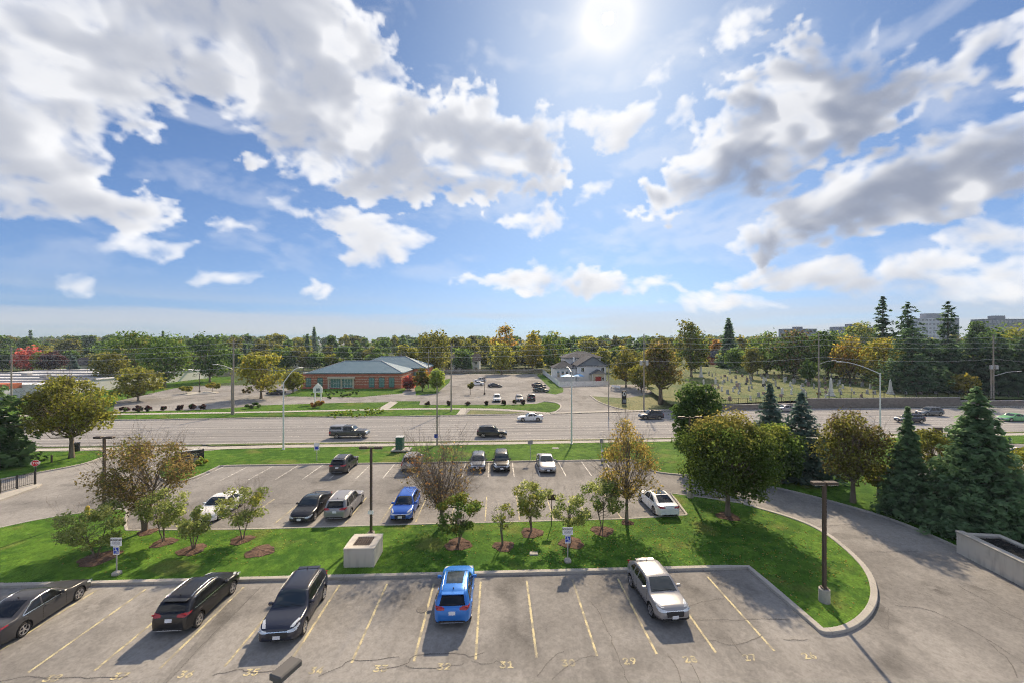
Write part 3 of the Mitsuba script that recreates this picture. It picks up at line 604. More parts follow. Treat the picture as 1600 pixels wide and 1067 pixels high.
def mirror_mesh(x, y, z):
    m = cham(.16, .22, .15, .035, x, y + .10, z); return cat([m, bx(.05, .10, .04, x + .02, y - .03, z - .04)])
def rails(c, x0, x1, y, z, mat_='m_chrome', zf=None):
    xs = np.linspace(x0, x1, 9); o = np.column_stack([xs, xs * 0 + y, xs * 0 + 5]); t = raycast(c.v, c.f, o, np.array([0, 0, -1.0])); zz = 5 - t + .05
    zz[0] -= .045; zz[-1] -= .045
    c.add('roof_rail', tube(np.column_stack([xs, xs * 0 + y, zz]), .019, 6), mat_, 60, True)
def antenna(c, x, z): c.add('antenna', tube([(x, 0, z - .02), (x - .06, 0, z + .08), (x - .11, 0, z + .10)], [.03, .018, .006], 5), 'm_blackplastic')
def plate(c, axis, z, mat_='m_plate', y=0.0): c.patch('licence_plate', mat_, axis, [(y - .16, z - .08), (y + .16, z - .08), (y + .16, z + .08), (y - .16, z + .08)], .016, (2, 2))
def wipers(c, x0, x1, y=.1):
    for a, b in (((x0, .55), (x1, .05)), ((x0, -.02), (x1, -.55))):
        p = np.array([a, ((a[0] + b[0]) / 2, (a[1] + b[1]) / 2), b]); o = np.column_stack([p, [5, 5, 5]]); t = raycast(c.v, c.f, o, np.array([0, 0, -1.0]))
        c.add('wiper', tube(np.column_stack([p, 5 - t + .03]), .012, 4), 'm_blackplastic')
def doors(c, xs, z0, z1):
    for x in xs: c.patch('door_seam', 'm_hole', '+y', [(x - .012, z0), (x + .012, z0), (x + .012, z1), (x - .012, z1)], .003, (1, 6), True)
def handles(c, xs, z): 
    for x in xs: c.patch('door_handle', 'PAINT', '+y', [(x - .1, z - .018), (x + .1, z - .018), (x + .1, z + .018), (x - .1, z + .018)], .03, (2, 1), True)

def suv(L=4.5, W=1.86, H=1.64, wb=2.68, fo=.92, cowl=.95, roof_f=.30, roof_r=-1.55, tail=1.02, hood=1.02, nose=.86, rt=.35, slope=.42, rail='m_chrome', glassroof=False, clad=True, low=False, rear='wide', front='std', rear_plate=True, tint='m_tint', hood_z=None, spoiler=True, trim=None, swept=True, clad_z=.40):
    h = L / 2
    top = [(-h, tail - .16), (-h + .05, tail), (-h + .16, tail + .07), (-h + .16 + slope * .55, H - .22), (roof_r - .18, H - .10), (roof_r + .15, H - .02), (-.35, H), (roof_f - .15, H - .03), (roof_f + .12, H - .11), (cowl - .06, hood + .055), (cowl + .08, hood), (h - .55, hood - .06), (h - .22, nose + .02), (h - .08, nose - .08), (h, nose - .20)]
    belt = [(-h, tail - .18), (-h + .3, tail - .01), (-.6, tail - .05), (cowl - .1, tail - .09), (h - .4, nose - .02), (h, nose - .22)]
    c = Car(L, W, H, top, belt, wb, fo, rt, .34, .24)
    if clad: c.split('lower_cladding', 'm_blackplastic', lambda p: p[:, 2] < clad_z)
    b = tail - .02
    zt = H - .135
    c.patch('windshield', 'm_darkglass', '+z', [(cowl - .02, -.715 * W / 1.86), (cowl - .02, .715 * W / 1.86), (roof_f + .03, .575 * W / 1.86), (roof_f + .03, -.575 * W / 1.86)], .008, (10, 8))
    c.patch('side_window', tint, '+y', [(-.42, b), (cowl - .34, b - .02), (roof_f + .06, zt - .01), (-.36, zt + .015)], .008, (6, 4), True)
    c.patch('side_window', tint, '+y', [(roof_r + .30, b + .02), (-.52, b), (-.46, zt + .015), (roof_r + .38, zt)], .008, (6, 4), True)
    c.patch('side_window', tint, '+y', [(roof_r - .22, b + .08), (roof_r + .20, b + .02), (roof_r + .29, zt), (roof_r + .05, zt - .02)], .008, (4, 4), True)
    c.patch('rear_window', tint, '-x', [(-.64 * W / 1.86, tail + .06), (.64 * W / 1.86, tail + .06), (.54 * W / 1.86, H - .18), (-.54 * W / 1.86, H - .18)], .010, (8, 5))
    if spoiler: c.add('spoiler', cham(.26, W * .60, .035, .012, roof_r - .26, 0, H - .085), 'PAINT')
    tl = tail - .08
    if rear == 'wide':
        c.patch('taillight', 'm_taillight', '-x', [(.40 * W - .02, tl - .02), (.20 * W, tl + .00), (.20 * W, tl + .09), (.40 * W - .02, tl + .14)], .014, (6, 3), True)
        c.patch('taillight', 'm_taillight', '+y', [(-h + .06, tl - .02), (-h + .34, tl + .06), (-h + .40, tl + .11), (-h + .06, tl + .12)], .014, (5, 3), True)
    else:
        c.patch('taillight', 'm_taillight', '-x', [(.43 * W, tl - .22), (.36 * W, tl - .20), (.33 * W, tl + .22), (.40 * W, tl + .22)], .014, (3, 6), True)
    if rear_plate: plate(c, '-x', tail - .22)
    c.patch('rear_bumper', 'm_blackplastic', '-x', [(-.44 * W, .30), (.44 * W, .30), (.44 * W, .47), (-.44 * W, .47)], .018, (8, 2))
    c.patch('rear_bumper_trim', 'm_alloy', '-x', [(-.30 * W, .33), (.30 * W, .33), (.30 * W, .37), (-.30 * W, .37)], .03, (6, 1))
    c.patch('headlight', 'm_headlight', '+x', [(.44 * W, nose - .18), (.24 * W, nose - .20), (.24 * W, nose - .12), (.43 * W, nose - .04)], .012, (6, 3), True)
    c.patch('headlight', 'm_headlight', '+y', [(h - .45, nose - .06), (h - .07, nose - .18), (h - .07, nose - .07), (h - .42, nose + .0)], .012, (5, 3), True)
    c.patch('grille', 'm_blackplastic', '+x', [(-.23 * W, nose - .42), (.23 * W, nose - .42), (.26 * W, nose - .15), (-.26 * W, nose - .15)], .010, (8, 4))
    c.patch('grille_trim', 'm_chrome', '+x', [(-.26 * W, nose - .17), (.26 * W, nose - .17), (.27 * W, nose - .14), (-.27 * W, nose - .14)], .02, (8, 1))
    c.patch('lower_grille', 'm_blackplastic', '+x', [(-.36 * W, .30), (.36 * W, .30), (.38 * W, .40), (-.38 * W, .40)], .014, (8, 2))
    if swept: c.patch('headlight', 'm_headlight', '+z', [(h - .66, .40 * W), (h - .60, .445 * W), (h - .17, .37 * W), (h - .15, .28 * W)], .010, (5, 3), True)
    if trim:
        c.patch('window_trim', trim, '+y', [(roof_r - .20, b + .03), (cowl - .30, b - .05), (cowl - .30, b - .02), (roof_r - .20, b + .06)], .014, (10, 1), True)
        c.patch('window_trim', trim, '+y', [(roof_r - .02, zt - .0), (roof_f + .06, zt + .0), (roof_f + .06, zt + .028), (roof_r - .02, zt + .028)], .014, (10, 1), True)
    plate(c, '+x', .52)
    c.add('mirror', mirror_mesh(cowl - .36, W / 2 - .06, tail + .03), 'PAINT', 30, True)
    if glassroof: c.patch('sunroof', 'm_darkglass', '+z', [(-1.05, -.42), (roof_f - .10, -.46), (roof_f - .10, .46), (-1.05, .42)], .006, (8, 6))
    if rail: rails(c, roof_r - .02, roof_f - .08, .565 * W / 1.86, H, rail)
    antenna(c, roof_r + .05, H - .02)
    doors(c, (cowl - .18, -.47, roof_r + .28), .42, tail - .06); handles(c, (-.28, -1.30), tail - .17); wipers(c, cowl - .02, cowl - .10)
    return c.finish()
def sedan(L=4.75, W=1.84, H=1.45, wb=2.78, fo=.95, cowl=.92, roof_f=.18, roof_r=-.78, deck=1.03, back=-1.72, hood=.93, nose=.76, rt=.335, glassroof=False, trim=None, rear='bar', tint='m_tint'):
    h = L / 2
    top = [(-h, deck - .22), (-h + .05, deck - .04), (-h + .12, deck), (back, deck + .015), (back + .12, deck + .06), (roof_r - .1, H - .09), (roof_r + .18, H - .02), (-.2, H), (roof_f - .1, H - .025), (roof_f + .15, H - .10), (cowl - .06, hood + .06), (cowl + .08, hood), (h - .6, hood - .09), (h - .25, nose - .02), (h - .08, nose - .12), (h, nose - .24)]
    belt = [(-h, deck - .26), (-h + .3, deck - .08), (-.8, deck - .10), (cowl - .1, deck - .15), (h - .4, nose - .07), (h, nose - .28)]
    c = Car(L, W, H, top, belt, wb, fo, rt, .36, .17)
    b, zt = deck - .07, H - .125
    c.patch('windshield', 'm_darkglass', '+z', [(cowl - .04, -.70 * W / 1.84), (cowl - .04, .70 * W / 1.84), (roof_f + .04, .555 * W / 1.84), (roof_f + .04, -.555 * W / 1.84)], .008, (10, 8))
    c.patch('rear_window', tint, '+z', [(back + .10, -.60 * W / 1.84), (back + .10, .60 * W / 1.84), (roof_r - .02, .50 * W / 1.84), (roof_r - .02, -.50 * W / 1.84)], .008, (10, 6))
    c.patch('side_window', tint, '+y', [(-.44, b), (cowl - .36, b - .02), (roof_f + .02, zt - .01), (-.38, zt + .015)], .008, (6, 4), True)
    c.patch('side_window', tint, '+y', [(back + .42, b + .03), (-.54, b), (-.48, zt + .015), (roof_r + .02, zt - .03)], .008, (6, 4), True)
    if trim:
        c.patch('window_trim', trim, '+y', [(back + .30, b - .015), (cowl - .28, b - .05), (cowl - .28, b - .02), (back + .30, b + .015)], .014, (10, 1), True)
        pts = [(back + .32, b + .03), (roof_r - .06, zt - .0), (roof_r + .3, zt + .045), (roof_f - .1, zt + .04), (cowl - .30, b + .0)]
        for (xa, za), (xb, zb_) in zip(pts[:-1], pts[1:]): c.patch('window_trim', trim, '+y', [(xa, za - .012), (xb, zb_ - .012), (xb, zb_ + .014), (xa, za + .014)], .013, (4, 1), True)
    tl = deck - .12
    c.patch('taillight', 'm_taillight', '-x', [(.43 * W, tl - .07), (.20 * W, tl - .06), (.20 * W, tl + .05), (.42 * W, tl + .07)], .012, (6, 3), True)
    c.patch('taillight', 'm_taillight', '+y', [(-h + .05, tl - .05), (-h + .42, tl + .02), (-h + .45, tl + .06), (-h + .05, tl + .06)], .012, (5, 3), True)
    plate(c, '-x', deck - .20, 'm_plate')
    c.patch('rear_bumper_trim', 'm_blackplastic', '-x', [(-.40 * W, .26), (.40 * W, .26), (.40 * W, .37), (-.40 * W, .37)], .014, (8, 2))
    c.patch('headlight', 'm_headlight', '+x', [(.45 * W, nose - .23), (.24 * W, nose - .25), (.24 * W, nose - .17), (.43 * W, nose - .10)], .012, (6, 3), True)
    c.patch('headlight', 'm_headlight', '+y', [(h - .46, nose - .12), (h - .07, nose - .23), (h - .07, nose - .13), (h - .44, nose - .06)], .012, (5, 3), True)
    c.patch('grille', 'm_blackplastic', '+x', [(-.22 * W, nose - .38), (.22 * W, nose - .38), (.25 * W, nose - .20), (-.25 * W, nose - .20)], .010, (8, 3))
    c.patch('grille_trim', 'm_chrome', '+x', [(-.25 * W, nose - .20), (.25 * W, nose - .20), (.26 * W, nose - .17), (-.26 * W, nose - .17)], .018, (8, 1))
    c.patch('lower_grille', 'm_blackplastic', '+x', [(-.36 * W, .24), (.36 * W, .24), (.38 * W, .33), (-.38 * W, .33)], .012, (8, 2))
    plate(c, '+x', .42)
    c.add('mirror', mirror_mesh(cowl - .40, W / 2 - .07, deck - .02), 'PAINT', 30, True)
    if glassroof: c.patch('sunroof', 'm_darkglass', '+z', [(roof_r + .12, -.46), (roof_f - .06, -.48), (roof_f - .06, .48), (roof_r + .12, .46)], .006, (8, 6))
    antenna(c, roof_r + .12, H - .02)
    doors(c, (cowl - .20, -.49, back + .50), .30, deck - .12); handles(c, (-.28, -1.30), deck - .20); wipers(c, cowl - .05, cowl - .12)
    return c.finish()
M_SUV_BLACK = suv(4.38, 1.84, 1.60, 2.65, .92, cowl=.98, roof_f=.30, roof_r=-1.42, tail=1.05, slope=.46, trim='m_chrome')
M_SUV_NAVY = suv(4.59, 1.88, 1.66, 2.71, .93, cowl=.95, roof_f=.28, roof_r=-1.48, tail=1.06, hood=1.05, nose=.90, rail='m_blackplastic', trim='m_alloy')
M_SUV_BLUE = suv(4.48, 1.85, 1.62, 2.68, .90, cowl=.92, roof_f=.24, roof_r=-1.52, tail=1.04, glassroof=True, rail='m_alloy')
M_CROSS = suv(4.36, 1.80, 1.58, 2.64, .93, cowl=.98, roof_f=.30, roof_r=-1.22, tail=1.12, slope=.62, hood=1.06, nose=.95, rail=None, rear='wide', clad_z=.47)
M_KICKS = suv(4.30, 1.76, 1.60, 2.62, .86, cowl=1.0, roof_f=.36, roof_r=-1.38, tail=1.03, slope=.40, rail='m_blackplastic')
M_SUV = suv(4.62, 1.86, 1.67, 2.70, .93, tail=1.04, rear='wide', rail='m_alloy')
M_SUV_TALL = suv(4.55, 1.84, 1.70, 2.66, .93, tail=1.06, rear='tall', clad=True, rail=None, slope=.30)
M_SUV_WAGON = suv(4.90, 1.90, 1.68, 2.82, .95, cowl=.98, roof_f=.28, roof_r=-1.80, tail=1.06, rail='m_alloy', clad=False)
M_SEDAN_BIG = sedan(4.90, 1.86, 1.48, 2.85, .97, trim='m_chrome', deck=1.06, hood=.96)
M_SEDAN = sedan()
M_SEDAN_C = sedan(4.65, 1.80, 1.42, 2.70, .90, glassroof=True, back=-1.85, roof_r=-.70)
M_SEDAN_W = sedan(4.80, 1.86, 1.45, 2.82, .95, glassroof=True, back=-1.80, roof_r=-.85)
M_HATCH = suv(4.05, 1.76, 1.50, 2.55, .82, cowl=.95, roof_f=.32, roof_r=-1.30, tail=1.0, hood=.96, nose=.82, rt=.31, slope=.5, rail=None, clad=False)
def pickup():
    L, W, h = 5.75, 2.0, 2.875
    top = [(-h, 1.10), (-h + .04, 1.55), (-h + .14, 1.86), (-h + .5, 1.93), (-.85, 1.93), (-.72, 1.90), (-.5, 1.89), (.35, 1.89), (.55, 1.82), (1.05, 1.32), (1.2, 1.25), (2.3, 1.18), (2.62, 1.10), (2.78, .96), (h, .80)]
    belt = [(-h, 1.02), (-h + .3, 1.18), (.9, 1.18), (2.4, 1.05), (h, .78)]
    c = Car(L, W, 1.93, top, belt, 3.55, .98, .39, .22, .34)
    c.split('bed_cap', 'm_paint_silver', lambda p: (p[:, 0] < -.74) & (p[:, 2] > 1.20))
    c.split('running_board', 'm_blackplastic', lambda p: p[:, 2] < .47)
    c.patch('cap_window', 'm_tint', '+y', [(-2.65, 1.42), (-.95, 1.42), (-1.0, 1.78), (-2.55, 1.78)], .008, (8, 3), True)
    c.patch('windshield', 'm_darkglass', '+z', [(1.02, -.74), (1.02, .74), (.55, .66), (.55, -.66)], .008, (8, 6))
    c.patch('side_window', 'm_tint', '+y', [(-.05, 1.24), (.75, 1.22), (.45, 1.74), (-.02, 1.76)], .008, (6, 4), True)
    c.patch('side_window', 'm_tint', '+y', [(-.62, 1.26), (-.15, 1.24), (-.12, 1.76), (-.6, 1.74)], .008, (4, 4), True)
    c.patch('rear_window', 'm_tint', '-x', [(-.7, 1.42), (.7, 1.42), (.62, 1.76), (-.62, 1.76)], .01, (6, 4))
    c.patch('grille', 'm_chrome', '+x', [(-.6, .72), (.6, .72), (.62, .98), (-.62, .98)], .014, (8, 3))
    c.patch('front_bumper', 'm_chrome', '+x', [(-.9, .44), (.9, .44), (.9, .62), (-.9, .62)], .05, (10, 2))
    c.patch('headlight', 'm_headlight', '+x', [(.86, .76), (.66, .74), (.66, .98), (.85, 1.0)], .014, (3, 3), True)
    c.patch('taillight', 'm_taillight', '-x', [(.93, .75), (.80, .75), (.80, 1.1), (.92, 1.1)], .014, (2, 4), True)
    c.add('side_step', tube([(-1.2, .98, .42), (1.25, .98, .42)], .045, 6), 'm_alloy', 30, True)
    c.add('mirror', mirror_mesh(.68, .95, 1.30), 'm_chrome', 30, True)
    doors(c, (.85, -.1, -.7), .5, 1.16); handles(c, (.05, -.55), 1.05)
    return c.finish()
M_PICKUP = pickup()
HEAD_AWAY = math.degrees(math.atan2(AXIS[1], AXIS[0]))
def car(name, category, label, model, paint, x, y, heading, group=None, z=None):
    k = thing(name, label, category, group)
    model.put(k, paint, x, y, heading, tz(y) if z is None else z)
    return k
def stalled(name, category, label, model, paint, end, away, group=None):
    """A car in a stall: `end` is the bumper nearest the building; away = it faces away."""
    c = np.array(end) + AXIS * model.L / 2
    return car(name, category, label, model, paint, c[0], c[1], HEAD_AWAY if away else HEAD_AWAY + 180, group)
def by_wheels(name, category, label, model, paint, xyh, group=None, snap=None):
    return car(name, category, label, model, paint, xyh[0], xyh[1], xyh[2] if snap is None else snap, group)
FRONT = 'cars parked in the front row of stalls'
by_wheels('parked_sedan', 'car', 'dark grey sedan cut off by the left edge of the picture, facing the lawn', M_SEDAN_BIG, 'graphite', (-24.23,21.21,96.1), FRONT)
by_wheels('parked_suv', 'car', 'black sport utility car with chrome roof rails and red tail lights in the front row', M_SUV_BLACK, 'black', (-16.33,21.97,92.7), FRONT)
by_wheels('parked_suv', 'car', 'dark navy sport utility car facing the building in the front row', M_SUV_NAVY, 'navy', (-10.98,21.38,-84.0), FRONT)
stalled('parked_suv', 'car', 'bright blue sport utility car with glass roof in the front row', M_SUV_BLUE, 'blue', (-2.92,20.35), True, FRONT)
by_wheels('parked_crossover', 'car', 'silver crossover car facing the building at right of the front row', M_CROSS, 'silver', (7.79,22.69,-84.2), FRONT)
REAR = 'cars parked in the rear lot'
stalled('parked_sedan', 'car', 'white sedan half hidden by a small tree at left of the rear lot', M_SEDAN, 'white', (-23.79,31.99), False, REAR)
stalled('parked_sedan', 'car', 'black sedan facing the building beside a silver sport utility car', M_SEDAN_C, 'black', (-16.27,31.99), False, REAR)
stalled('parked_suv', 'car', 'silver sport utility car showing its rear, beside the black sedan', M_SUV_WAGON, 'silver', (-13.75,32.40), True, REAR)
stalled('parked_crossover', 'car', 'blue crossover car with black roof pillars facing the building, beside the bare tree', M_KICKS, 'royal', (-8.61,32.22), False, REAR)
by_wheels('parked_sedan', 'car', 'white sedan with black glass roof at right end of the rear lot', M_SEDAN_W, 'white', (12.27,35.46,94.7), REAR)
stalled('parked_suv', 'car', 'dark grey sport utility car below the green cabinet in the far row', M_SUV, 'charcoal', (-18.33,43.83), True, REAR)
stalled('parked_suv', 'car', 'sandy grey sport utility car left of the bare tree in the far row', M_SUV_TALL, 'sand', (-11.05,44.70), True, REAR)
stalled('parked_hatchback', 'car', 'steel grey hatchback facing the building, right of the bare tree', M_HATCH, 'steel', (-3.69,44.81), False, REAR)
stalled('parked_suv', 'car', 'black compact utility car facing the building, right of the steel hatchback', M_SUV_TALL, 'black', (-1.09,44.59), False, REAR)
stalled('parked_sedan', 'car', 'silver white sedan facing the building, rightmost in the far row', M_SEDAN, 'silver', (3.85,44.26), False, REAR)
TRAFFIC = 'vehicles driving on the road'
RH = math.degrees(math.atan2(ROW[1], ROW[0]))
by_wheels('pickup_truck', 'pickup truck', 'dark pickup truck with silver bed cap driving on the road', M_PICKUP, 'charcoal', (-24.76,64.04,8.4), TRAFFIC, RH)
by_wheels('driving_suv', 'car', 'black sport utility car driving rightward right of the pickup', M_SUV, 'black', (-3.10,64.77,1.9), TRAFFIC, RH)
by_wheels('driving_sedan', 'car', 'white sedan driving leftward on the far lane', M_SEDAN, 'white', (3.36,77.78,-174.9), TRAFFIC, RH + 180)
by_wheels('driving_suv', 'car', 'dark sport utility car driving leftward in front of the tall utility pole', M_SUV_TALL, 'navy', (26.33,79.52,-173.6), TRAFFIC, RH + 180)
by_wheels('driving_hatchback', 'car', 'dark blue hatchback behind the tip of the slim spruce', M_SUV_NAVY, 'navy', (72.02,75.97,-175.6), TRAFFIC, RH + 180)
by_wheels('driving_suv', 'car', 'dark grey sport utility car on the far lane below the cemetery wall', M_SUV, 'steel', (83.14,83.50,-174.4), TRAFFIC, RH + 180)
by_wheels('driving_sedan', 'car', 'green and yellow sedan at the right edge of the road', M_SEDAN, 'taxi', (92.60,77.54,-175.3), TRAFFIC, RH + 180)
by_wheels('driving_sedan', 'car', 'pale sedan glimpsed behind the blue spruces on the road', M_SEDAN, 'silver', (57.15,87.90,-175.4), TRAFFIC, RH + 180)
FARC = 'cars parked across the road'
def faraway(name, label, model, paint, p, heading): car(name, 'car', label, model, paint, p[0], p[1], heading, FARC)
faraway('parked_suv', 'white sport utility car, rearmost of the two white cars across the road', M_SUV, 'white', (-11.59,151.79), RH + 180)
faraway('parked_sedan', 'white sedan parked in front of the white sport utility car across the road', M_SEDAN, 'white', (-11.70,140.63), RH + 180)
faraway('parked_sedan', 'dark purple-black sedan in the middle of the lot across the road', M_SEDAN, 'navy', (-5.45,134.69), RH)
faraway('parked_sedan', 'blue black car, rearmost of three beside the grass wedge', M_SEDAN, 'navy', (8.76,136.61), RH)
faraway('parked_hatchback', 'black car, middle of three beside the grass wedge', M_HATCH, 'black', (8.54,130.11), RH)
faraway('parked_hatchback', 'dark green hatchback, nearest of three beside the grass wedge', M_SEDAN_C, 'darkgreen', (8.37,121.82), RH)
faraway('parked_suv', 'white utility car parked behind the round shrubs across the road', M_SUV_TALL, 'white', (-3.71,103.38), HEAD_AWAY + 180)
faraway('parked_hatchback', 'pale grey hatchback between two round shrubs across the road', M_HATCH, 'silver', (1.75,103.95), HEAD_AWAY + 180)
faraway('parked_suv', 'dark grey sport utility car right of the round shrubs across the road', M_SUV, 'charcoal', (4.81,105.09), HEAD_AWAY)
faraway('parked_sedan', 'dark sedan parked left of the brick building', M_SEDAN, 'navy', (-65.30,115.92), RH + 180)
faraway('parked_sedan', 'pale blue car at the right edge behind the big spruce', M_SEDAN, 'silver', (61.35,50.36), RH + 100)

# ------------------------------------------------------------------ trees and plants
PAL = {'green': ((.058, .105, .026), (.125, .185, .045)), 'deep': ((.032, .066, .020), (.080, .125, .036)), 'olive': ((.085, .095, .024), (.165, .16, .040)), 'yg': ((.12, .14, .025), (.24, .235, .045)),
       'yellow': ((.17, .15, .024), (.34, .29, .055)), 'orange': ((.20, .11, .025), (.33, .20, .05)), 'red': ((.27, .060, .050), (.44, .13, .10)), 'brown': ((.050, .046, .024), (.135, .105, .052)), 'fir': ((.018, .042, .025), (.085, .140, .070)),
       'spruce': ((.026, .060, .034), (.150, .230, .118)), 'blue': ((.030, .064, .055), (.115, .165, .145)), 'pine': ((.036, .078, .032), (.120, .190, .078)), 'purple': ((.040, .022, .026), (.085, .045, .045)),
       'maple': ((.032, .062, .013), (.105, .140, .032)), 'rust': ((.16, .08, .03), (.30, .16, .06)), 'lime': ((.14, .19, .035), (.24, .30, .06)), 'dryleaf': ((.13, .10, .042), (.27, .205, .085)), 'serv': ((.11, .155, .045), (.32, .34, .13)), 'gold': ((.20, .155, .045), (.40, .31, .095))}
def leaves(rng, pts, nrm, size, col, elong=1.5):
    """One folded four-cornered leaf spray per point: (vertices, faces, colours)."""
    n = len(pts); nrm = nrm / (np.linalg.norm(nrm, axis=1, keepdims=True) + 1e-9)
    r = rng.normal(size=(n, 3)); a = np.cross(nrm, r); a /= np.linalg.norm(a, axis=1, keepdims=True) + 1e-9; b = np.cross(nrm, a)
    s = size * rng.uniform(.6, 1.35, (n, 1)); la, lb = s * elong * .5, s * .5
    v = np.stack([pts - a * la, pts + b * lb + nrm * s * .12, pts + a * la, pts - b * lb + nrm * s * .12], 1).reshape(-1, 3)
    i = np.arange(n)[:, None] * 4
    return v, np.vstack([i + [0, 1, 2], i + [0, 2, 3]]), np.repeat(col * 1.75, 4, 0)
def tree_meshes(seed, h, w, pal, n=4000, leaf=.3, base=.28, k=None, top_pal=None, bare=0.0, shape='round', trunks=1, spread=.24, accent=None, limb=1.0, trunk_r=None, lean=0.0, hollow=.55):
    """(trunk and limbs, crown, crown colours): a crown of leaf clumps on limbs, standing on the origin."""
    rng = np.random.default_rng(seed); R = w / 2; cz0 = h * base; H = (h - cz0); k = k or int(26 + 5 * min(h, 14))
    d = rng.normal(size=(k, 3)); d /= np.linalg.norm(d, axis=1, keepdims=True)
    r = rng.uniform(hollow, 1.0, k) ** .6 * rng.uniform(.80, 1.05, k)
    c = d * r[:, None]; u = (c[:, 2] + 1) / 2
    if shape == 'oval': f = 1 - .25 * u
    elif shape == 'cone': f = 1.12 - .85 * u
    elif shape == 'vase': f = .55 + .55 * u
    elif shape == 'dome': f = np.where(u < .35, 1.06, 1.0); c[:, 2] = np.sign(c[:, 2]) * np.abs(c[:, 2]) ** (.9)
    else: f = 1 + 0 * u
    sq = .80 if spread < .3 else .74
    cen = np.column_stack([c[:, 0] * R * f * sq, c[:, 1] * R * f * sq, cz0 + H * (.5 + c[:, 2] * .5 * .86)])
    rc = spread * min(R, H / 2) * rng.uniform(.75, 1.5, k)
    # limbs
    tr = trunk_r or .018 * h + .05; parts = []
    for t in range(trunks):
        a = rng.uniform(0, 6.28); o = np.array([math.cos(a), math.sin(a), 0]) * (0.12 * (trunks > 1)); tip = np.array([lean * h, 0, 0]) + o * R * 2.2 * (trunks > 1)
        top = np.array([0, 0, cz0 + H * .62]) + tip
        pts = np.array([o * .5, o + [0, 0, cz0 * .5], o * 2 + [0, 0, cz0], (o * 2 + [0, 0, cz0] + top) / 2 + rng.normal(0, .03 * R, 3), top])
        q = tr / math.sqrt(trunks); parts.append(tube(pts, [q * 1.35, q, q * .85, q * .55, q * .18], 7))
        mine = np.arange(t, k, trunks)[:int(46 * limb) + 4]
        for j in mine:
            z0 = rng.uniform(.75, 1.1) * cz0 + (cen[j, 2] - cz0) * rng.uniform(.15, .45)
            s = np.array([np.interp(z0, pts[:, 2], pts[:, 0]), np.interp(z0, pts[:, 2], pts[:, 1]), z0]); e = cen[j]
            mid = s * .5 + e * .5 + [0, 0, -.04 * h] + rng.normal(0, .05 * R, 3); rr = q * rng.uniform(.28, .42)
            parts.append(tube(np.array([s, mid, e]), [rr, rr * .65, rr * .2], 4, False))
            if bare > 0:
                for _ in range(int(3 + 9 * bare)):
                    b0 = s + (e - s) * rng.uniform(.35, 1); dv = (e - s) / np.linalg.norm(e - s) * rng.uniform(.5, 1.1) + rng.normal(0, .42, 3); dv[2] += .25
                    e2 = b0 + dv * R * .34; parts.append(tube(np.array([b0, (b0 + e2) / 2 + rng.normal(0, .03 * R, 3), e2]), [rr * .30, rr * .20, .006], 3, False))
                    for _ in range(3):
                        b1 = b0 + (e2 - b0) * rng.uniform(.3, .95); e3 = b1 + (dv * .35 + rng.normal(0, .28, 3)) * R * .28; parts.append(tube(np.array([b1, e3]), [rr * .15, .005], 3, False))
    wood = cat(parts)
    # leaves, in clumps
    wgt = rc ** 2; ci = rng.choice(k, n, p=wgt / wgt.sum())
    dd = rng.normal(size=(n, 3)); dd /= np.linalg.norm(dd, axis=1, keepdims=True)
    rad = rng.uniform(.25, 1.0, n) ** .5 * rc[ci] * rng.choice([1, 1, 1, 1.35], n)
    p = cen[ci] + dd * rad[:, None] * [1.15, 1.15, .85]
    p = p[p[:, 2] > .05]; m = len(p); ci, dd = ci[:m], dd[:m]
    tone = rng.uniform(0, 1, k)[ci] * .65 + rng.uniform(0, 1, m) ** 1.3 * .35
    lo, hi = np.array(PAL[pal][0]), np.array(PAL[pal][1]); col = lo + (hi - lo) * tone[:, None]
    if top_pal:
        lo2, hi2 = np.array(PAL[top_pal][0]), np.array(PAL[top_pal][1]); zz = (p[:, 2] - cz0) / H
        mixf = np.clip((zz - .70 + rng.uniform(-.22, .22, k)[ci]) / .3, 0, 1)[:, None] * .55; col = col * (1 - mixf) + (lo2 + (hi2 - lo2) * tone[:, None]) * mixf
    if accent:
        lo2, hi2 = np.array(PAL[accent][0]), np.array(PAL[accent][1]); s = rng.uniform(0, 1, k) < .3; s = (s[ci] & (rng.uniform(0, 1, m) < .75)) | (rng.uniform(0, 1, m) < .06)
        col[s] = lo2 + (hi2 - lo2) * rng.uniform(0, 1, (s.sum(), 1))
    col = col * rng.uniform(.82, 1.18, (m, 1))
    nr = dd * .5 + rng.normal(0, .6, (m, 3)) + [0, 0, .55]
    v, f, c3 = leaves(rng, p, nr, leaf, col)
    return wood, (v, f), np.clip(c3, .004, .8)
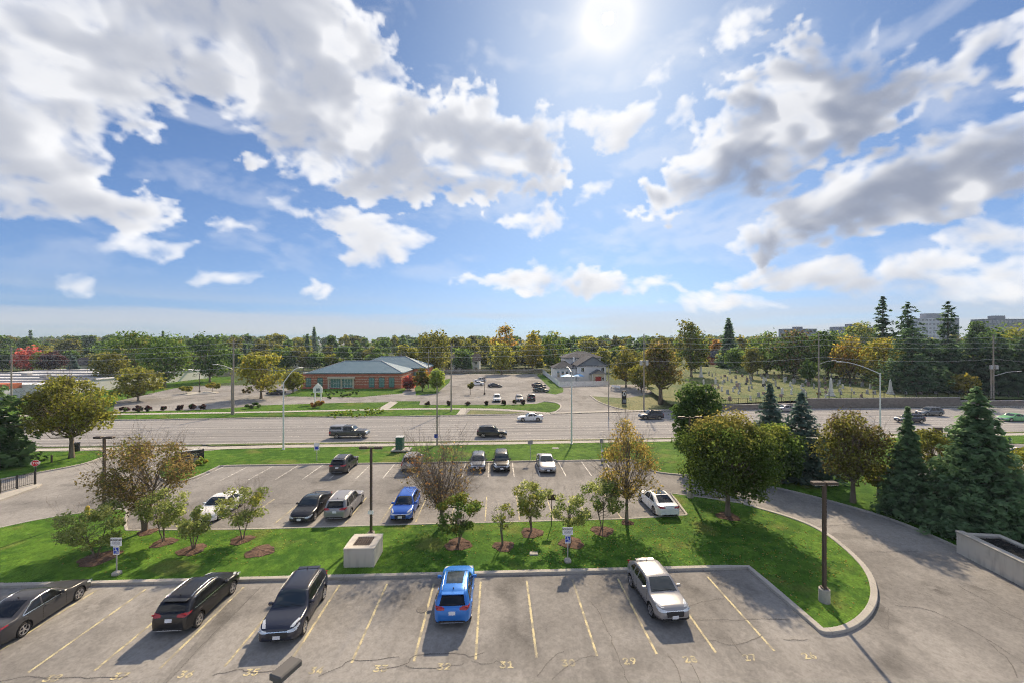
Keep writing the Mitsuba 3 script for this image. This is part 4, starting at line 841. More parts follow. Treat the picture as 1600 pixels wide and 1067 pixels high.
def conifer_meshes(seed, h, w, pal, n=26, leaf=.35, base=.04, droop=.35, power=1.0, ragged=.2, per=22):
    rng = np.random.default_rng(seed); wood = [tube([(0, 0, 0), (0, 0, h * .6), (0, 0, h * .99)], [.016 * h + .05, .009 * h + .03, .02], 6)]
    P, N, Cc = [], [], []; lo, hi = np.array(PAL[pal][0]), np.array(PAL[pal][1])
    lev = np.linspace(0, 1, n)
    for u in lev:
        z = h * (base + (1 - base) * u * .985); rad = w / 2 * (1 - u) ** power * 1.02 + .02 * w
        m = max(3, int(6 + 9 * (1 - u)))
        for a in rng.uniform(0, 6.28) + np.arange(m) * 6.283 / m + rng.normal(0, .14, m):
            L = rad * rng.uniform(1 - 1.6 * ragged, 1 + .5 * ragged); zz = z + rng.normal(0, .012 * h)
            dirv = np.array([math.cos(a), math.sin(a), 0]); side = np.array([-dirv[1], dirv[0], 0])
            q = max(4, int(per * L / (w / 2) * rng.uniform(.8, 1.2)))
            t = rng.uniform(.18, 1, q) ** .8; dz = droop * L * (-.55 * t + .45 * t ** 2.4) + L * .12 * (u > .6)
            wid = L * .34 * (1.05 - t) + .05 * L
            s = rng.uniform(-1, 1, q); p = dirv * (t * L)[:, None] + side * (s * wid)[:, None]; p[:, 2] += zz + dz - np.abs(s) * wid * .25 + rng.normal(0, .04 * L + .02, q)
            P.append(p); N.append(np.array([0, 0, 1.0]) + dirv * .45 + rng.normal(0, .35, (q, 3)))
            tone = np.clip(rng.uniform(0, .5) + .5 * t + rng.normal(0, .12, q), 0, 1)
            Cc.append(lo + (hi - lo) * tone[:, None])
            if h < 20 and u < .9: wood.append(tube([(0, 0, zz), tuple(dirv * L * .5 + [0, 0, zz - .15 * droop * L]), tuple(dirv * L * .92 + [0, 0, zz - .12 * droop * L])], [.02 + .004 * h * (1 - u), .02, .008], 3, False))
    p, nr, c = np.vstack(P), np.vstack(N), np.vstack(Cc); ok = p[:, 2] > .06; p, nr, c = p[ok], nr[ok], c[ok]
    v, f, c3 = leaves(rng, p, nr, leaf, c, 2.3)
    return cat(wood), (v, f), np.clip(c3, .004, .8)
def plant(key, meshes, x, y, z, trunk=True, rot=0.0):
    wood, crown, col = meshes; M = at(x, y, z, rot)
    if trunk: scene[key + '__trunk'] = {**mikit.ply(wood, 'm_bark', smooth=True), 'to_world': M}; scene[key + '__crown'] = {**mikit.ply(crown, 'm_leaf', color=col), 'to_world': M}
    else: scene[key] = {**mikit.ply(crown, 'm_leaf', color=col), 'to_world': M}
def lf(y): return float(np.clip(.0046 * y, .12, 1.2))
SEED = [100]
def tree(label, xyhw, pal, name='tree', category='tree', group=None, z=None, **kw):
    x, y, h, w = xyhw; k = thing(name, label, category, group); SEED[0] += 1
    a = dict(n=int(np.clip(9.0 * w * h / lf(y) ** 2 * .36, 900, 16000)), leaf=lf(y)); a.update(kw); zz = tz(y) + (0.1 if y < 57 else 0) if z is None else z
    a = {'spread': .19, 'trunk_r': .07, **a} if name == 'small_tree' else a; w *= 1.3 if name == 'small_tree' else 1; h *= 1.08 if name == 'small_tree' else 1; a['n'] = int(a['n'] * (1.4 if name == 'small_tree' else 1))
    plant(k, tree_meshes(SEED[0], h, w, pal, **a), x, y, zz); return k
def conifer(label, xyhw, pal, name='spruce_tree', category='tree', group=None, z=None, **kw):
    x, y, h, w = xyhw; k = thing(name, label, category, group); SEED[0] += 1
    a = dict(leaf=lf(y) * 1.0, n=30); a.update(kw); zz = tz(y) + (0.1 if y < 57 else 0) if z is None else z
    plant(k, conifer_meshes(SEED[0], h, w, pal, **a), x, y, zz); return k
def mulch(x, y, r, label):
    rng = np.random.default_rng(int(abs(x * 100 + y * 37))); m = trimesh.creation.cylinder(r, .02, sections=28); m = m.subdivide().subdivide()
    d = np.hypot(m.vertices[:, 0], m.vertices[:, 1]) / r; wob = 1 + .10 * np.sin(np.arctan2(m.vertices[:, 1], m.vertices[:, 0]) * 3 + x) + .05 * np.sin(np.arctan2(m.vertices[:, 1], m.vertices[:, 0]) * 7 + y)
    m.vertices[:, 2] = np.where(m.vertices[:, 2] > 0, .02 + .08 * (1 - d ** 2) + rng.normal(0, .012, len(d)), -.02); m.vertices[:, :2] *= wob[:, None]
    k = thing('mulch_ring', label, 'mulch', 'mulch rings on the front lawn'); scene[k] = {**mikit.ply(m, 'm_mulch'), 'to_world': at(x, y, .10)}

# the front lawn
near = dict(leaf=.13)
tree('leaning multi-stemmed tree with bare top twigs at left of the lawn', (-26.92,30.72,7.13,8.54), 'dryleaf', n=5600, leaf=.125, base=.16, bare=.7, trunks=3, shape='vase', accent='olive', spread=.20, k=44, limb=1.0, hollow=.5)
tree('almost bare grey-brown tree in the middle of the lawn', (-5.14,31.79,7.08,8.98), 'dryleaf', n=1000, leaf=.12, base=.10, bare=.72, trunks=3, shape='vase', accent='rust', k=64, spread=.14, limb=1.3, hollow=.4)
tree('tall thin tree with golden brown leaves and bare lower limbs', (8.81,32.23,8.17,7.28), 'gold', n=3300, leaf=.13, base=.20, trunk_r=.12, bare=.35, shape='cone', accent='yg', k=54, spread=.15)
tree('large round maple with yellowing top at right of the lawn', (17.19,33.41,8.57,8.77), 'maple', n=30000, leaf=.135, base=.17, shape='dome', top_pal='gold', k=150, spread=.195, hollow=.5, trunk_r=.19)
SV = 'small multi-stemmed trees on the front lawn'
tree('low spreading small green tree at the far left of the lawn', (-26.73,26.93,3.25,4.11), 'serv', 'small_tree', 'tree', SV, n=2356, leaf=.11, base=.18, trunks=3, k=34, bare=.2)
tree('small green tree right in front of the leaning bare-topped tree', (-24.10,29.06,3.59,3.19), 'serv', 'small_tree', 'tree', SV, n=1984, leaf=.11, base=.20, trunks=4, k=30, shape='vase', bare=.2)
tree('small green tree in front of the white sedan in the rear lot', (-21.29,28.00,2.61,2.48), 'serv', 'small_tree', 'tree', SV, n=1488, leaf=.11, base=.28, trunks=3, k=26, shape='vase', bare=.2)
tree('small airy green tree right of the white sedan, over a mulch ring', (-18.92,29.44,3.60,3.78), 'serv', 'small_tree', 'tree', SV, n=1798, leaf=.11, base=.24, trunks=3, k=34, shape='vase', bare=.4, accent='yg')
tree('dense small green tree in front of the bare grey-brown tree', (-3.70,28.88,3.48,2.82), 'green', 'small_tree', 'tree', SV, n=2356, leaf=.11, base=.16, trunks=3, k=30, accent='olive')
tree('very thin sapling on the lawn right of the bare tree', (-0.61,28.61,2.71,1.49), 'serv', 'small_tree', 'tree', SV, n=330, leaf=.10, base=.34, trunks=2, k=14, bare=.3, accent='yg')
tree('small vase-shaped green tree left of the sign seen from behind', (1.45,30.62,3.55,3.09), 'serv', 'small_tree', 'tree', SV, n=1860, leaf=.11, base=.26, trunks=3, k=30, shape='vase', accent='yg', bare=.2)
tree('small green tree behind the blue accessible parking sign', (4.13,29.06,3.33,2.57), 'serv', 'small_tree', 'tree', SV, n=1488, leaf=.11, base=.24, trunks=3, k=26, bare=.2)
tree('small green tree left of the tall golden brown tree', (6.68,31.03,3.65,2.65), 'serv', 'small_tree', 'tree', SV, n=1798, leaf=.11, base=.24, trunks=3, k=28, bare=.2, accent='green')
for i, (p, r, l) in enumerate([((-26.52,26.93), 1.2, 'dark mulch ring under the low spreading tree at far left'), ((-24.10,29.06), .85, 'mulch ring second from the left on the lawn'), ((-21.37,28.00), .95, 'mulch ring third from the left on the lawn'), ((-18.97,29.44), .85, 'mulch ring under the airy tree right of the white sedan'),
        ((-16.70,27.83), 1.0, 'empty mulch ring with no tree, right of the airy tree'), ((-3.69,28.79), 1.05, 'mulch ring under the dense small green tree'), ((-0.57,28.52), .85, 'mulch ring around the thin sapling'), ((1.44,30.52), .95, 'mulch ring under the vase-shaped tree'),
        ((4.11,28.97), .98, 'mulch ring behind the blue accessible parking sign'), ((6.64,30.82), .95, 'mulch ring left of the golden brown tree'), ((8.86,32.23), .55, 'bare soil ring at the foot of the golden brown tree'), ((17.19,33.41), 1.0, 'mulch ring under the large round maple'), ((-26.64,30.62), .7, 'mulch ring at the foot of the leaning tree')]):
    mulch(p[0], p[1], r * .86, l)

rl = np.random.default_rng(8); pts = []
for (cx, cy), r, n in [((-25.80,29.44), 4.5, 260), ((-4.92,30.41), 4, 200), ((8.40,30.72), 4, 320), ((15.91,30.93), 7, 900), ((1.35,29.44), 3, 120), ((-18.29,28.52), 3, 120), ((4.01,28.26), 3, 120), ((-8.58,28.09), 16, 420), ((16.16,26.46), 7, 260)]:
    a, q = rl.uniform(0, 6.283, n), r * np.sqrt(rl.uniform(0, 1, n)); pts.append(np.column_stack([cx + q * np.cos(a), cy + q * np.sin(a)]))
pts = np.vstack(pts); ok = np.array([polyA.buffer(-.3).contains(shapely.Point(*p)) for p in pts]); pts = pts[ok]
lv, lfc, lc = leaves(rl, np.column_stack([pts, np.full(len(pts), .125)]), np.array([0, 0, 1.0]) + rl.normal(0, .3, (len(pts), 3)), .075, np.array(PAL['gold'][0]) + (np.array(PAL['gold'][1]) - np.array(PAL['gold'][0])) * rl.uniform(0, 1, (len(pts), 1)), 1.3)
scene['fallen_leaves'] = mikit.ply((lv, lfc), 'm_leaf', color=lc); tag('fallen_leaves', 'fallen yellow and brown leaves scattered over the front lawn', 'fallen leaves', kind='stuff')

# along the right-hand driveway and the near road side
tree('dark green round tree left behind the large maple, beside the road', (20.22,45.51,9.52,5.98), 'deep', n=8000, leaf=.24, base=.12, k=60, accent='green')
tree('green leafy tree right behind the large maple', (26.14,41.97,6.22,5.89), 'green', n=8000, leaf=.20, base=.10, k=54, top_pal='yg')
conifer('blue spruce beside the road, left of the pair', (29.46,47.89,9.14,6.29), 'blue', n=34, leaf=.26)
conifer('blue spruce beside the road, right of the pair', (29.50,42.75,8.75,7.31), 'blue', n=34, leaf=.26)
tree('reddish brown maple at the driveway edge', (29.55,36.32,8.10,6.43), 'olive', n=8000, leaf=.155, base=.18, bare=.2, k=64, accent='brown', shape='oval', spread=.22)
tree('small young tree under the reddish brown maple', (32.62,37.35,3.36,2.51), 'olive', n=1600, leaf=.15, base=.3, k=18)
conifer('slim dark spruce left of the biggest spruce', (31.52,33.41,8.77,4.08), 'spruce', n=48, leaf=.17, per=48, power=1.0)
conifer('biggest broad green spruce at right of the driveway', (34.05,30.72,10.60,7.79), 'spruce', n=62, leaf=.19, per=80, power=.95, droop=.30)
tree('yellow green bush behind the spruces', (45.51,45.51,4.86,4.86), 'olive', n=2600, leaf=.2, base=.05, k=26, name='bush', category='bush')
tree('light green tree cut off by the right edge of the picture', (42.66,34.41,5.78,3.68), 'yg', n=2600, leaf=.17, base=.2, k=26)
tree('low dark green bush under the leafy tree at the driveway bend', (26.55,41.21,3.52,4.40), 'deep', n=2600, leaf=.19, base=.02, k=26, name='bush', category='bush')

# left side
tree('yellow green spreading tree on the left lawn beside the road', (-52.89,50.36,10.46,10.76), 'yg', n=9500, leaf=.22, base=.20, bare=.35, k=70, accent='olive', shape='oval', spread=.19)
conifer('dark green pine at the left edge of the picture', (-57.99,46.67,9.55,7.69), 'pine', n=20, leaf=.40, per=30, power=.6, ragged=.35, base=.08, name='pine_tree')

# across the road: (label, base and size, palette, options)
MID = [
 ('large dark green tree, left of the two highest trees behind the left lot', (-134.68,148.26,19.01,20.82), 'green', dict(accent='olive', base=.12)),
 ('large green tree, right of the two highest trees behind the left lot', (-112.24,135.65,18.64,16.57), 'green', dict(base=.10)),
 ('olive tree overlapping the two highest trees at their left', (-130.05,135.65,12.22,12.43), 'olive', dict(base=.15)),
 ('low yellow olive tree in front of the two highest trees', (-92.18,103.38,8.84,14.52), 'olive', dict(accent='yg', base=.15)),
 ('deep green tree right of the highest trees behind the left lot', (-110.26,153.01,18.69,16.82), 'deep', dict(accent='green', base=.1)),
 ('yellow tree with sturdy trunk in the left lot across the road', (-64.67,108.06,13.03,14.19), 'yg', dict(accent='yellow', base=.2, trunk_r=.3)),
 ('small yellow green tree at the left end of the brick building', (-63.61,121.82,6.70,7.44), 'yg', dict(accent='olive', base=.15)),
 ('bright red tree at far left behind the flat roof', (-237.05,205.66,12.87,17.58), 'red', dict(base=.08)),
 ('dark purple tree right of the bright red tree', (-220.08,201.33,10.76,12.91), 'purple', dict(base=.08)),
 ('dark green tree at the left edge behind the flat roof', (-249.93,205.66,12.56,11.30), 'deep', dict(base=.05)),
 ('orange and green young tree at the right end of the brick building', (-26.72,125.01,6.87,5.73), 'olive', dict(accent='orange', base=.2)),
 ('lime green young tree at the right end of the brick building', (-22.04,123.39,7.16,6.03), 'lime', dict(base=.2)),
 ('red bush under the eaves of the brick building', (-30.94,126.66,4.64,5.03), 'red', dict(base=.05, accent='purple')),
 ('tall olive yellow tree behind the brick building', (-32.41,175.47,19.82,17.68), 'olive', dict(accent='yg', base=.12)),
 ('orange yellow tall tree beyond the far fence', (-4.55,248.39,26.17,17.44), 'yellow', dict(accent='orange', base=.1)),
 ('yellow green tree in front of the orange tree at the far fence', (-4.63,189.37,14.46,15.61), 'yg', dict(base=.12)),
 ('bright yellow tree at the far fence, left of the tall green tree', (9.63,197.18,20.77,13.85), 'yellow', dict(accent='yg', base=.1)),
 ('tall green tree left of the white house', (19.08,189.37,21.97,15.03), 'green', dict(accent='yg', base=.08)),
 ('yellow green tree behind the white house', (47.60,262.00,18.80,18.40), 'yg', dict(base=.1)),
 ('golden brown tree right of the white house', (36.86,135.65,13.67,12.43), 'olive', dict(accent='yellow', base=.12, bare=.2)),
 ('low olive tree at the foot of the golden brown tree', (37.57,121.82,8.56,8.18), 'olive', dict(accent='yg', base=.1)),
 ('big thinning brown tree with thick trunk beside the dry lawn', (34.74,98.08,14.53,11.98), 'olive', dict(accent='dryleaf', base=.2, bare=.6, trunk_r=.5, n=3200)),
 ('tall pale green tree behind the thinning brown tree', (65.41,153.01,21.02,15.42), 'olive', dict(accent='green', base=.1)),
 ('olive green tree left behind the pale green tree', (64.52,182.15,20.02,13.90), 'olive', dict(base=.1)),
 ('small lime tree in the cemetery beside the pale obelisk', (76.62,175.47,7.50,7.50), 'lime', dict(base=.4)),
 ('orange tree behind the dark cemetery spruce', (120.97,248.39,13.65,9.10), 'orange', dict(base=.1)),
 ('yellow tree right behind the dark cemetery spruce', (129.06,236.12,15.14,9.37), 'yg', dict(base=.1, accent='yellow')),
 ('round green tree at the back of the cemetery', (99.08,163.47,16.97,17.47), 'green', dict(base=.06, accent='olive')),
 ('broad brownish tree in the middle of the cemetery', (96.60,143.80,17.78,20.20), 'deep', dict(accent='brown', base=.08)),
 ('broad dark tree over the pale cemetery stones', (108.02,143.80,17.78,18.44), 'deep', dict(accent='green', base=.08)),
 ('golden tree in the cemetery right of the tall pole', (106.33,131.90,15.30,11.28), 'yellow', dict(accent='orange', base=.1)),
 ('bright yellow tree left of the tall cemetery pine', (107.50,121.82,15.06,14.14), 'yg', dict(accent='yellow', base=.1)),
 ('bright green tree behind the tall cemetery pole', (130.75,169.26,18.09,11.37), 'lime', dict(accent='green', base=.1)),
 ('yellow bush in front of the dark evergreens', (111.75,103.38,6.00,7.26), 'yellow', dict(accent='olive', base=.1)),
 ('dull green round tree left of the apartment towers', (191.73,230.43,23.57,23.22), 'yg', dict(base=.1, accent='green')),
 ('dark green round tree between the apartment towers', (187.60,169.26,23.77,8.79), 'deep', dict(base=.1)),
 ('yellow green tree at the right edge of the picture', (183.38,153.01,21.26,18.69), 'yg', dict(accent='green', base=.1)),
 ('dark green leafy tree at the right behind the double pole', (154.90,135.65,17.40,12.43), 'deep', dict(base=.05)),
 ('dark tree at the right edge below the skyline', (134.69,110.55,15.19,11.82), 'deep', dict(base=.03)),
 ('green tree standing among the stones left of the brownish cemetery tree', (82.33,143.80,11.42,7.46), 'olive', dict(base=.2)),
 ('small dark tree among the cemetery stones beside the tall pole', (91.77,130.11,8.14,5.16), 'green', dict(base=.2)),
 ('deep green tree behind the golden cemetery tree', (121.19,143.80,13.17,13.17), 'deep', dict(base=.04)),
 ('dark leafy tree behind the pale cemetery stones', (116.05,163.47,15.97,17.47), 'deep', dict(base=.04)),
 ('dark bushy tree under the golden cemetery tree', (117.25,148.26,9.51,13.58), 'deep', dict(base=.02)),
 ('dark bushy growth right of the round green tree at the back of the cemetery', (105.32,163.47,11.73,12.48), 'deep', dict(base=.02)),
 ('dark bushy tree beside the broad pine with drooping boughs', (120.42,131.90,11.68,12.08), 'deep', dict(base=.02)),
 ('dark bushy tree behind the yellow bush at the right', (124.61,121.82,10.42,13.02), 'deep', dict(base=.02)),
 ('dark bushy tree left of the double pole at the right', (126.99,113.17,10.02,10.37), 'deep', dict(base=.02)),
 ('olive tree behind the cemetery stones at their left', (93.76,175.47,10.72,10.72), 'green', dict(base=.2)),
]
for l, p, pal, kw in MID:
    tree(l, p, pal, z=(CZ + min((p[1] - 108) * .012, 2) if (p[0] > 34 and p[1] > 100 and p[0] > .36 * p[1]) else None), **{'k': 52, 'shape': 'oval', **kw, 'base': kw.get('base', .1) * (.55 if p[1] > 100 else 1)})
EV = 'dark evergreens behind the cemetery'
for l, p, pal, kw in [
 ('dark tall spruce in the cemetery left of the round green tree', (101.75,197.18,23.78,11.44), 'spruce', dict(power=.75, ragged=.3)),
 ('tallest ragged spruce on the skyline at right', (116.60,131.90,27.39,8.86), 'fir', dict(power=.55, ragged=.45, droop=.5, n=24)),
 ('broad dark pine right of the tallest ragged spruce', (121.11,128.36,24.89,12.15), 'fir', dict(power=.5, ragged=.35, n=26)),
 ('ragged spruce in front of the apartment towers', (133.46,128.36,25.28,9.80), 'fir', dict(power=.55, ragged=.45, droop=.5, n=24)),
 ('broad pine with drooping boughs at the cemetery edge', (103.11,108.06,16.83,14.52), 'fir', dict(power=.4, ragged=.35, n=24, per=26, base=.10)),
 ('dark spruce below the apartment towers', (113.17,113.17,13.48,10.71), 'fir', dict(power=.5, ragged=.3, n=26)),
 ('dark spruce left of the double pole', (121.53,110.55,15.53,10.13), 'fir', dict(power=.5, ragged=.3, n=26)),
 ('dark spruce behind the double pole', (122.61,105.67,14.84,10.32), 'fir', dict(power=.5, ragged=.3, n=26)),
 ('dark spruce right of the double pole', (125.95,103.38,13.89,9.47), 'fir', dict(power=.5, ragged=.3, n=26)),
 ('dark spruce between the yellow bush and the broad pine', (115.79,110.55,12.66,10.13), 'fir', dict(power=.5, ragged=.3, n=26)),
 ]:
    conifer(l, p, pal, group=None, z=CZ if p[0] > 40 else None, **kw)
conifer('small spruce in front of the brown roofed house', (-177.01,169.26,8.27,5.68), 'blue', n=20)
conifer('narrow dark green cedar in front of the white house at the far fence', (-20.77,197.18,8.43,3.91), 'pine', n=22, power=.35, name='cedar_tree')
conifer('dark spruce poking over the skyline at centre left', (-200.51,425.02,28.55,9.08), 'spruce', n=18, power=.7)
conifer('dark conifer at the skyline right of the middle', (88.15,360.87,17.63,7.71), 'spruce', n=18, power=.7)
# shrubs
def shrub(label, xyhw, pal, group=None, name='shrub', **kw):
    x, y, h, w = xyhw; k = thing(name, label, 'shrub', group); SEED[0] += 1
    plant(k, tree_meshes(SEED[0], h, w, pal, n=kw.pop('n', 500), leaf=kw.pop('leaf', .3), base=.02, k=kw.pop('k', 12), hollow=.3, **kw), x, y, tz(y), False)
SR = 'round dark shrubs beside the left lot across the road'
for p in [(-80.67,87.33,1.20,1.73), (-77.87,87.33,1.33,2.00), (-76.30,88.14,1.21,1.61), (-74.02,88.96,0.95,1.22), (-71.15,89.79,1.10,1.65), (-68.54,89.79,1.23,1.92), (-66.84,90.64,1.11,1.66)]:
    shrub('round dark shrub in the row at the edge of the left lot', p, 'purple', SR, accent='deep')
SR2 = 'round dark shrubs beside the right lot across the road'
for p in [(-19.18,95.15,1.16,1.09), (-14.53,96.11,1.10,1.10), (-10.18,96.60,0.96,1.18), (-5.93,97.09,0.96,1.11), (-1.93,97.09,1.26,1.19), (0.52,97.58,1.27,1.04), (2.61,97.58,1.12,1.12)]:
    shrub('round dark shrub in the row at the edge of the right lot', p, 'purple', SR2, accent='deep')
shrub('long clipped dark hedge under the yellow tree', (-56.99,92.40,1.27,4.23), 'deep', name='hedge', n=1200)
shrub('orange brown flowering shrubs under the sign with the house-shaped top', (-43.30,93.30,1.71,3.42), 'rust', name='flower_bed', n=900, accent='yellow')
shrub('low dark shrubs along the brick building front', (-48.38,113.17,1.21,20.73), 'deep', name='foundation_planting', n=1600, k=40)
shrub('weedy bright green ground plants along the far verge', (-31.01,84.63,0.84,15.50), 'lime', name='weed_patch', n=2500, k=60, leaf=.25)
shrub('dark shrub row under the yellow tree at the far left lot', (-75.27,118.80,1.45,5.80), 'brown', name='shrub_row', n=800)
shrub('yellow flowering shrub in front of the dark sign board', (-35.24,47.39,0.94,1.45), 'yellow', name='flower_bed', n=1000, leaf=.16, accent='lime')
shrub('red flowering shrub left of the dark sign board', (-38.84,48.65,0.82,0.97), 'red', name='flower_bed', n=500, leaf=.16)
shrub('rusty green shrubs in front of the dark sign board', (-35.09,45.06,1.03,2.48), 'brown', name='flower_bed', n=1500, leaf=.16, accent='green')
shrub('dry brown bush at the foot of the tall cemetery pole', (76.43,104.51,2.39,1.12), 'dryleaf', n=300)
isl = thing('planter_island', 'kerbed planter island with two young trees in the left lot', 'planter')
scene[isl] = mikit.ply(prism(P_((-91.14,115.92), (-93.43,119.99), (-88.02,123.71), (-85.18,121.82), (-83.79,118.80), (-88.47,114.53)), .14, -.6), 'm_conc')
tree('young yellow tree, left of the two on the planter island', (-91.75,118.06,2.07,3.06), 'yg', 'small_tree', n=420, k=14, base=.35)
tree('young yellow tree, right of the two on the planter island', (-87.04,121.82,2.60,3.72), 'yg', 'small_tree', n=500, k=14, base=.35, accent='yellow')
tree('thin staked sapling in the lot across the road', (-11.57,116.62,3.47,1.60), 'olive', 'small_tree', n=140, k=8, base=.4)

# the belt of trees far off, to the skyline
FAR = 'trees of the distant belt along the skyline'
rf = np.random.default_rng(77); ROWN = {215: 'nearest row', 245: 'second row', 278: 'third row', 370: 'farthest row'}
def belt(y, x0, x1, step, hr, names):
    x = x0
    while x < x1:
        pal = names[rf.integers(len(names))]; w = rf.uniform(9, 15); h = rf.uniform(*hr)
        kind = {'green': 'green', 'deep': 'dark green', 'olive': 'olive', 'yg': 'yellow green', 'yellow': 'yellow', 'orange': 'orange', 'red': 'red', 'spruce': 'dark conifer'}[pal]
        yy = y + rf.uniform(-14, 14); wh = ['at far left', 'left of the brick building', 'behind the brick building', 'behind the right lot', 'behind the white house', 'behind the cemetery', 'at far right'][int(np.searchsorted([-.95, -.52, -.22, .06, .25, .75], x / y))]
        l = f'distant {kind} tree {wh}, {ROWN[y]} of the skyline belt'; g_ = f'{kind} trees {wh}, {ROWN[y]} of the belt'
        if pal == 'spruce': conifer(l, (x, yy, h * 1.1, w * .55), 'spruce', 'conifer_tree', 'tree', g_, n=14, per=10, leaf=1.2)
        else: tree(l, (x, yy, h, w), pal, 'broadleaf_tree', 'tree', g_, n=1200, leaf=lf(yy) * .92, k=26, base=.08, limb=.1)
        x += step * rf.uniform(.75, 1.25)
MIXP = ['green', 'deep', 'green', 'green', 'olive', 'yg', 'yg', 'green', 'olive', 'spruce', 'green', 'olive', 'green', 'yg']
belt(215, -270, 135, 8.0, (9, 13.5), MIXP)
belt(245, -300, 290, 9.0, (9.5, 13.5), MIXP)
belt(278, -350, 330, 10.5, (15, 20), MIXP + ['orange'])
belt(370, -460, 470, 12, (18.5, 23.5), MIXP)
# beyond, woods that read as one mass
vs, fs, cs, n0 = [], [], [], 0
for i in range(300):
    y = rf.uniform(500, 1100); x = rf.uniform(-1.25, 1.25) * y; h = rf.uniform(14, 19) + (y - 500) * .004; w = rf.uniform(16, 30)
    _, (v, f), c = tree_meshes(5000 + i, h, w, ['green', 'deep', 'deep', 'olive'][i % 4], n=300, leaf=3.0, k=14, base=.02, limb=.02)
    vs.append(v + [x, y, -.6 + max(0, (y - 450) * .017)]); fs.append(f + n0); cs.append(c); n0 += len(v)
scene['woods'] = mikit.ply((np.vstack(vs), np.vstack(fs)), 'm_leaf', color=np.vstack(cs)); tag('woods', 'far woods merging into one dark green line under the sky', 'woods', kind='stuff')

# ------------------------------------------------------------------ buildings
def W_(pts): return np.array(pts, float)
def hip(x0, x1, y0, y1, z0, z1, over=.6):
    """A hipped roof over a rectangle, its ridge along x."""
    x0, x1, y0, y1 = x0 - over, x1 + over, y0 - over, y1 + over; d = (y1 - y0) / 2; ym = (y0 + y1) / 2
    v = np.array([(x0, y0, z0), (x1, y0, z0), (x1, y1, z0), (x0, y1, z0), (x0 + d, ym, z1), (x1 - d, ym, z1), (x0, y0, z0 - .18), (x1, y0, z0 - .18), (x1, y1, z0 - .18), (x0, y1, z0 - .18)])
    f = [(0, 1, 5), (0, 5, 4), (1, 2, 5), (2, 3, 4), (2, 4, 5), (3, 0, 4), (6, 8, 7), (6, 9, 8)] + sum([[(a, b + 6, b), (a, a + 6, b + 6)] for a, b in ((0, 1), (1, 2), (2, 3), (3, 0))], [])
    return trimesh.Trimesh(v, np.array(f), process=False)
def gable(x0, x1, y0, y1, z0, z1, along='y', over=.5):
    x0, x1, y0, y1 = x0 - over, x1 + over, y0 - over, y1 + over
    if along == 'y': a = [(x0, z0), ((x0 + x1) / 2, z1), (x1, z0), ((x0 + x1) / 2, z1 - .25), ]; ends = (y0, y1)
    else: a = [(y0, z0), ((y0 + y1) / 2, z1), (y1, z0), ((y0 + y1) / 2, z1 - .25)]; ends = (x0, x1)
    a = [(a[0][0], a[0][1] - .25), a[0], a[1], a[2], (a[2][0], a[2][1] - .25), a[3]]
    v = [(p, e, z) if along == 'y' else (e, p, z) for e in ends for p, z in a]
    f = []
    for k in range(6):
        b = (k + 1) % 6; f += [(k, b, b + 6), (k, b + 6, k + 6)]
    for o in (0, 6): f += [(o, o + 1, o + 2), (o, o + 2, o + 5), (o + 5, o + 2, o + 3), (o + 5, o + 3, o + 4)]
    return trimesh.Trimesh(np.array(v), np.array(f), process=False)
def gable_wall(x0, x1, y, z0, z1, t=.2):
    return trimesh.Trimesh(np.array([(x0, y, z0), (x1, y, z0), ((x0 + x1) / 2, y, z1), (x0, y + t, z0), (x1, y + t, z0), ((x0 + x1) / 2, y + t, z1)]), np.array([(0, 1, 2), (3, 5, 4), (0, 3, 4), (0, 4, 1), (1, 4, 5), (1, 5, 2), (2, 5, 3), (2, 3, 0)]), process=False)
def solid(p, m, sm=False): return mikit.ply(p, m, smooth=sm)
def framed(parent, w, h, M, frame='m_white', pane='m_darkglass', bars=(1, 0), name='window'):
    """A window in its own frame, facing -y, its foot at the origin of M."""
    k = pslot(parent, name); fr = [bx(w + .14, .10, .08, 0, 0, -.03), bx(w + .14, .10, .08, 0, 0, h + .03), bx(.08, .10, h, -w / 2 - .03, 0, h / 2), bx(.08, .10, h, w / 2 + .03, 0, h / 2)]
    fr += [bx(.06, .09, h, -w / 2 + w * (i + 1) / (bars[0] + 1), .004, h / 2) for i in range(bars[0])] + [bx(w, .085, .06, 0, .008, h * (i + 1) / (bars[1] + 1)) for i in range(bars[1])]
    scene[k + '__frame'] = {**solid(cat(fr), frame), 'to_world': M}; scene[k + '__pane'] = {**solid(bx(w, .04, h, 0, .02, h / 2), pane), 'to_world': M}
    return k

# brick building with the blue-green metal roof
BB = thing('brick_building', 'low red brick building with blue green hipped metal roof across the road', 'building')
bx0, by0 = (-65.35,130.11); bx1, by1 = (-34.56,130.11)
EZ = 4.6; D1 = 17.0; zb = -.6
MB = T().translate([bx0, by0, zb]).rotate([0, 0, 1], math.degrees(math.atan2(ROW[1], ROW[0]))); WB = (bx1 - bx0)
part(BB, 'wall', solid(bx(WB, D1, EZ, WB / 2, D1 / 2, EZ / 2), 'm_brick'), MB)
for z in (1.35, 2.15, 3.0, 3.75): part(BB, 'stone_band', solid(bx(WB + .06, D1 + .06, .14, WB / 2, D1 / 2, z), 'm_cream'), MB)
part(BB, 'cornice', solid(bx(WB + .5, D1 + .5, .35, WB / 2, D1 / 2, EZ + .18), 'm_grey'), MB)
r1 = hip(2.0, WB, 0, D1, EZ + .36, EZ + 3.7, .4); rk = part(BB, 'roof', solid(r1, 'm_metalroof'), MB)
seams = []
for x in np.arange(2.2, WB + .2, .62):
    d = D1 / 2 + .4; t = min(1.0, (x - 1.6) / d, (WB + .4 - x) / d)
    if t > .03: seams.append(tube([(x, -.4, EZ + .40), (x, -.4 + d * t, EZ + .40 + 3.34 * t)], .018, 3))
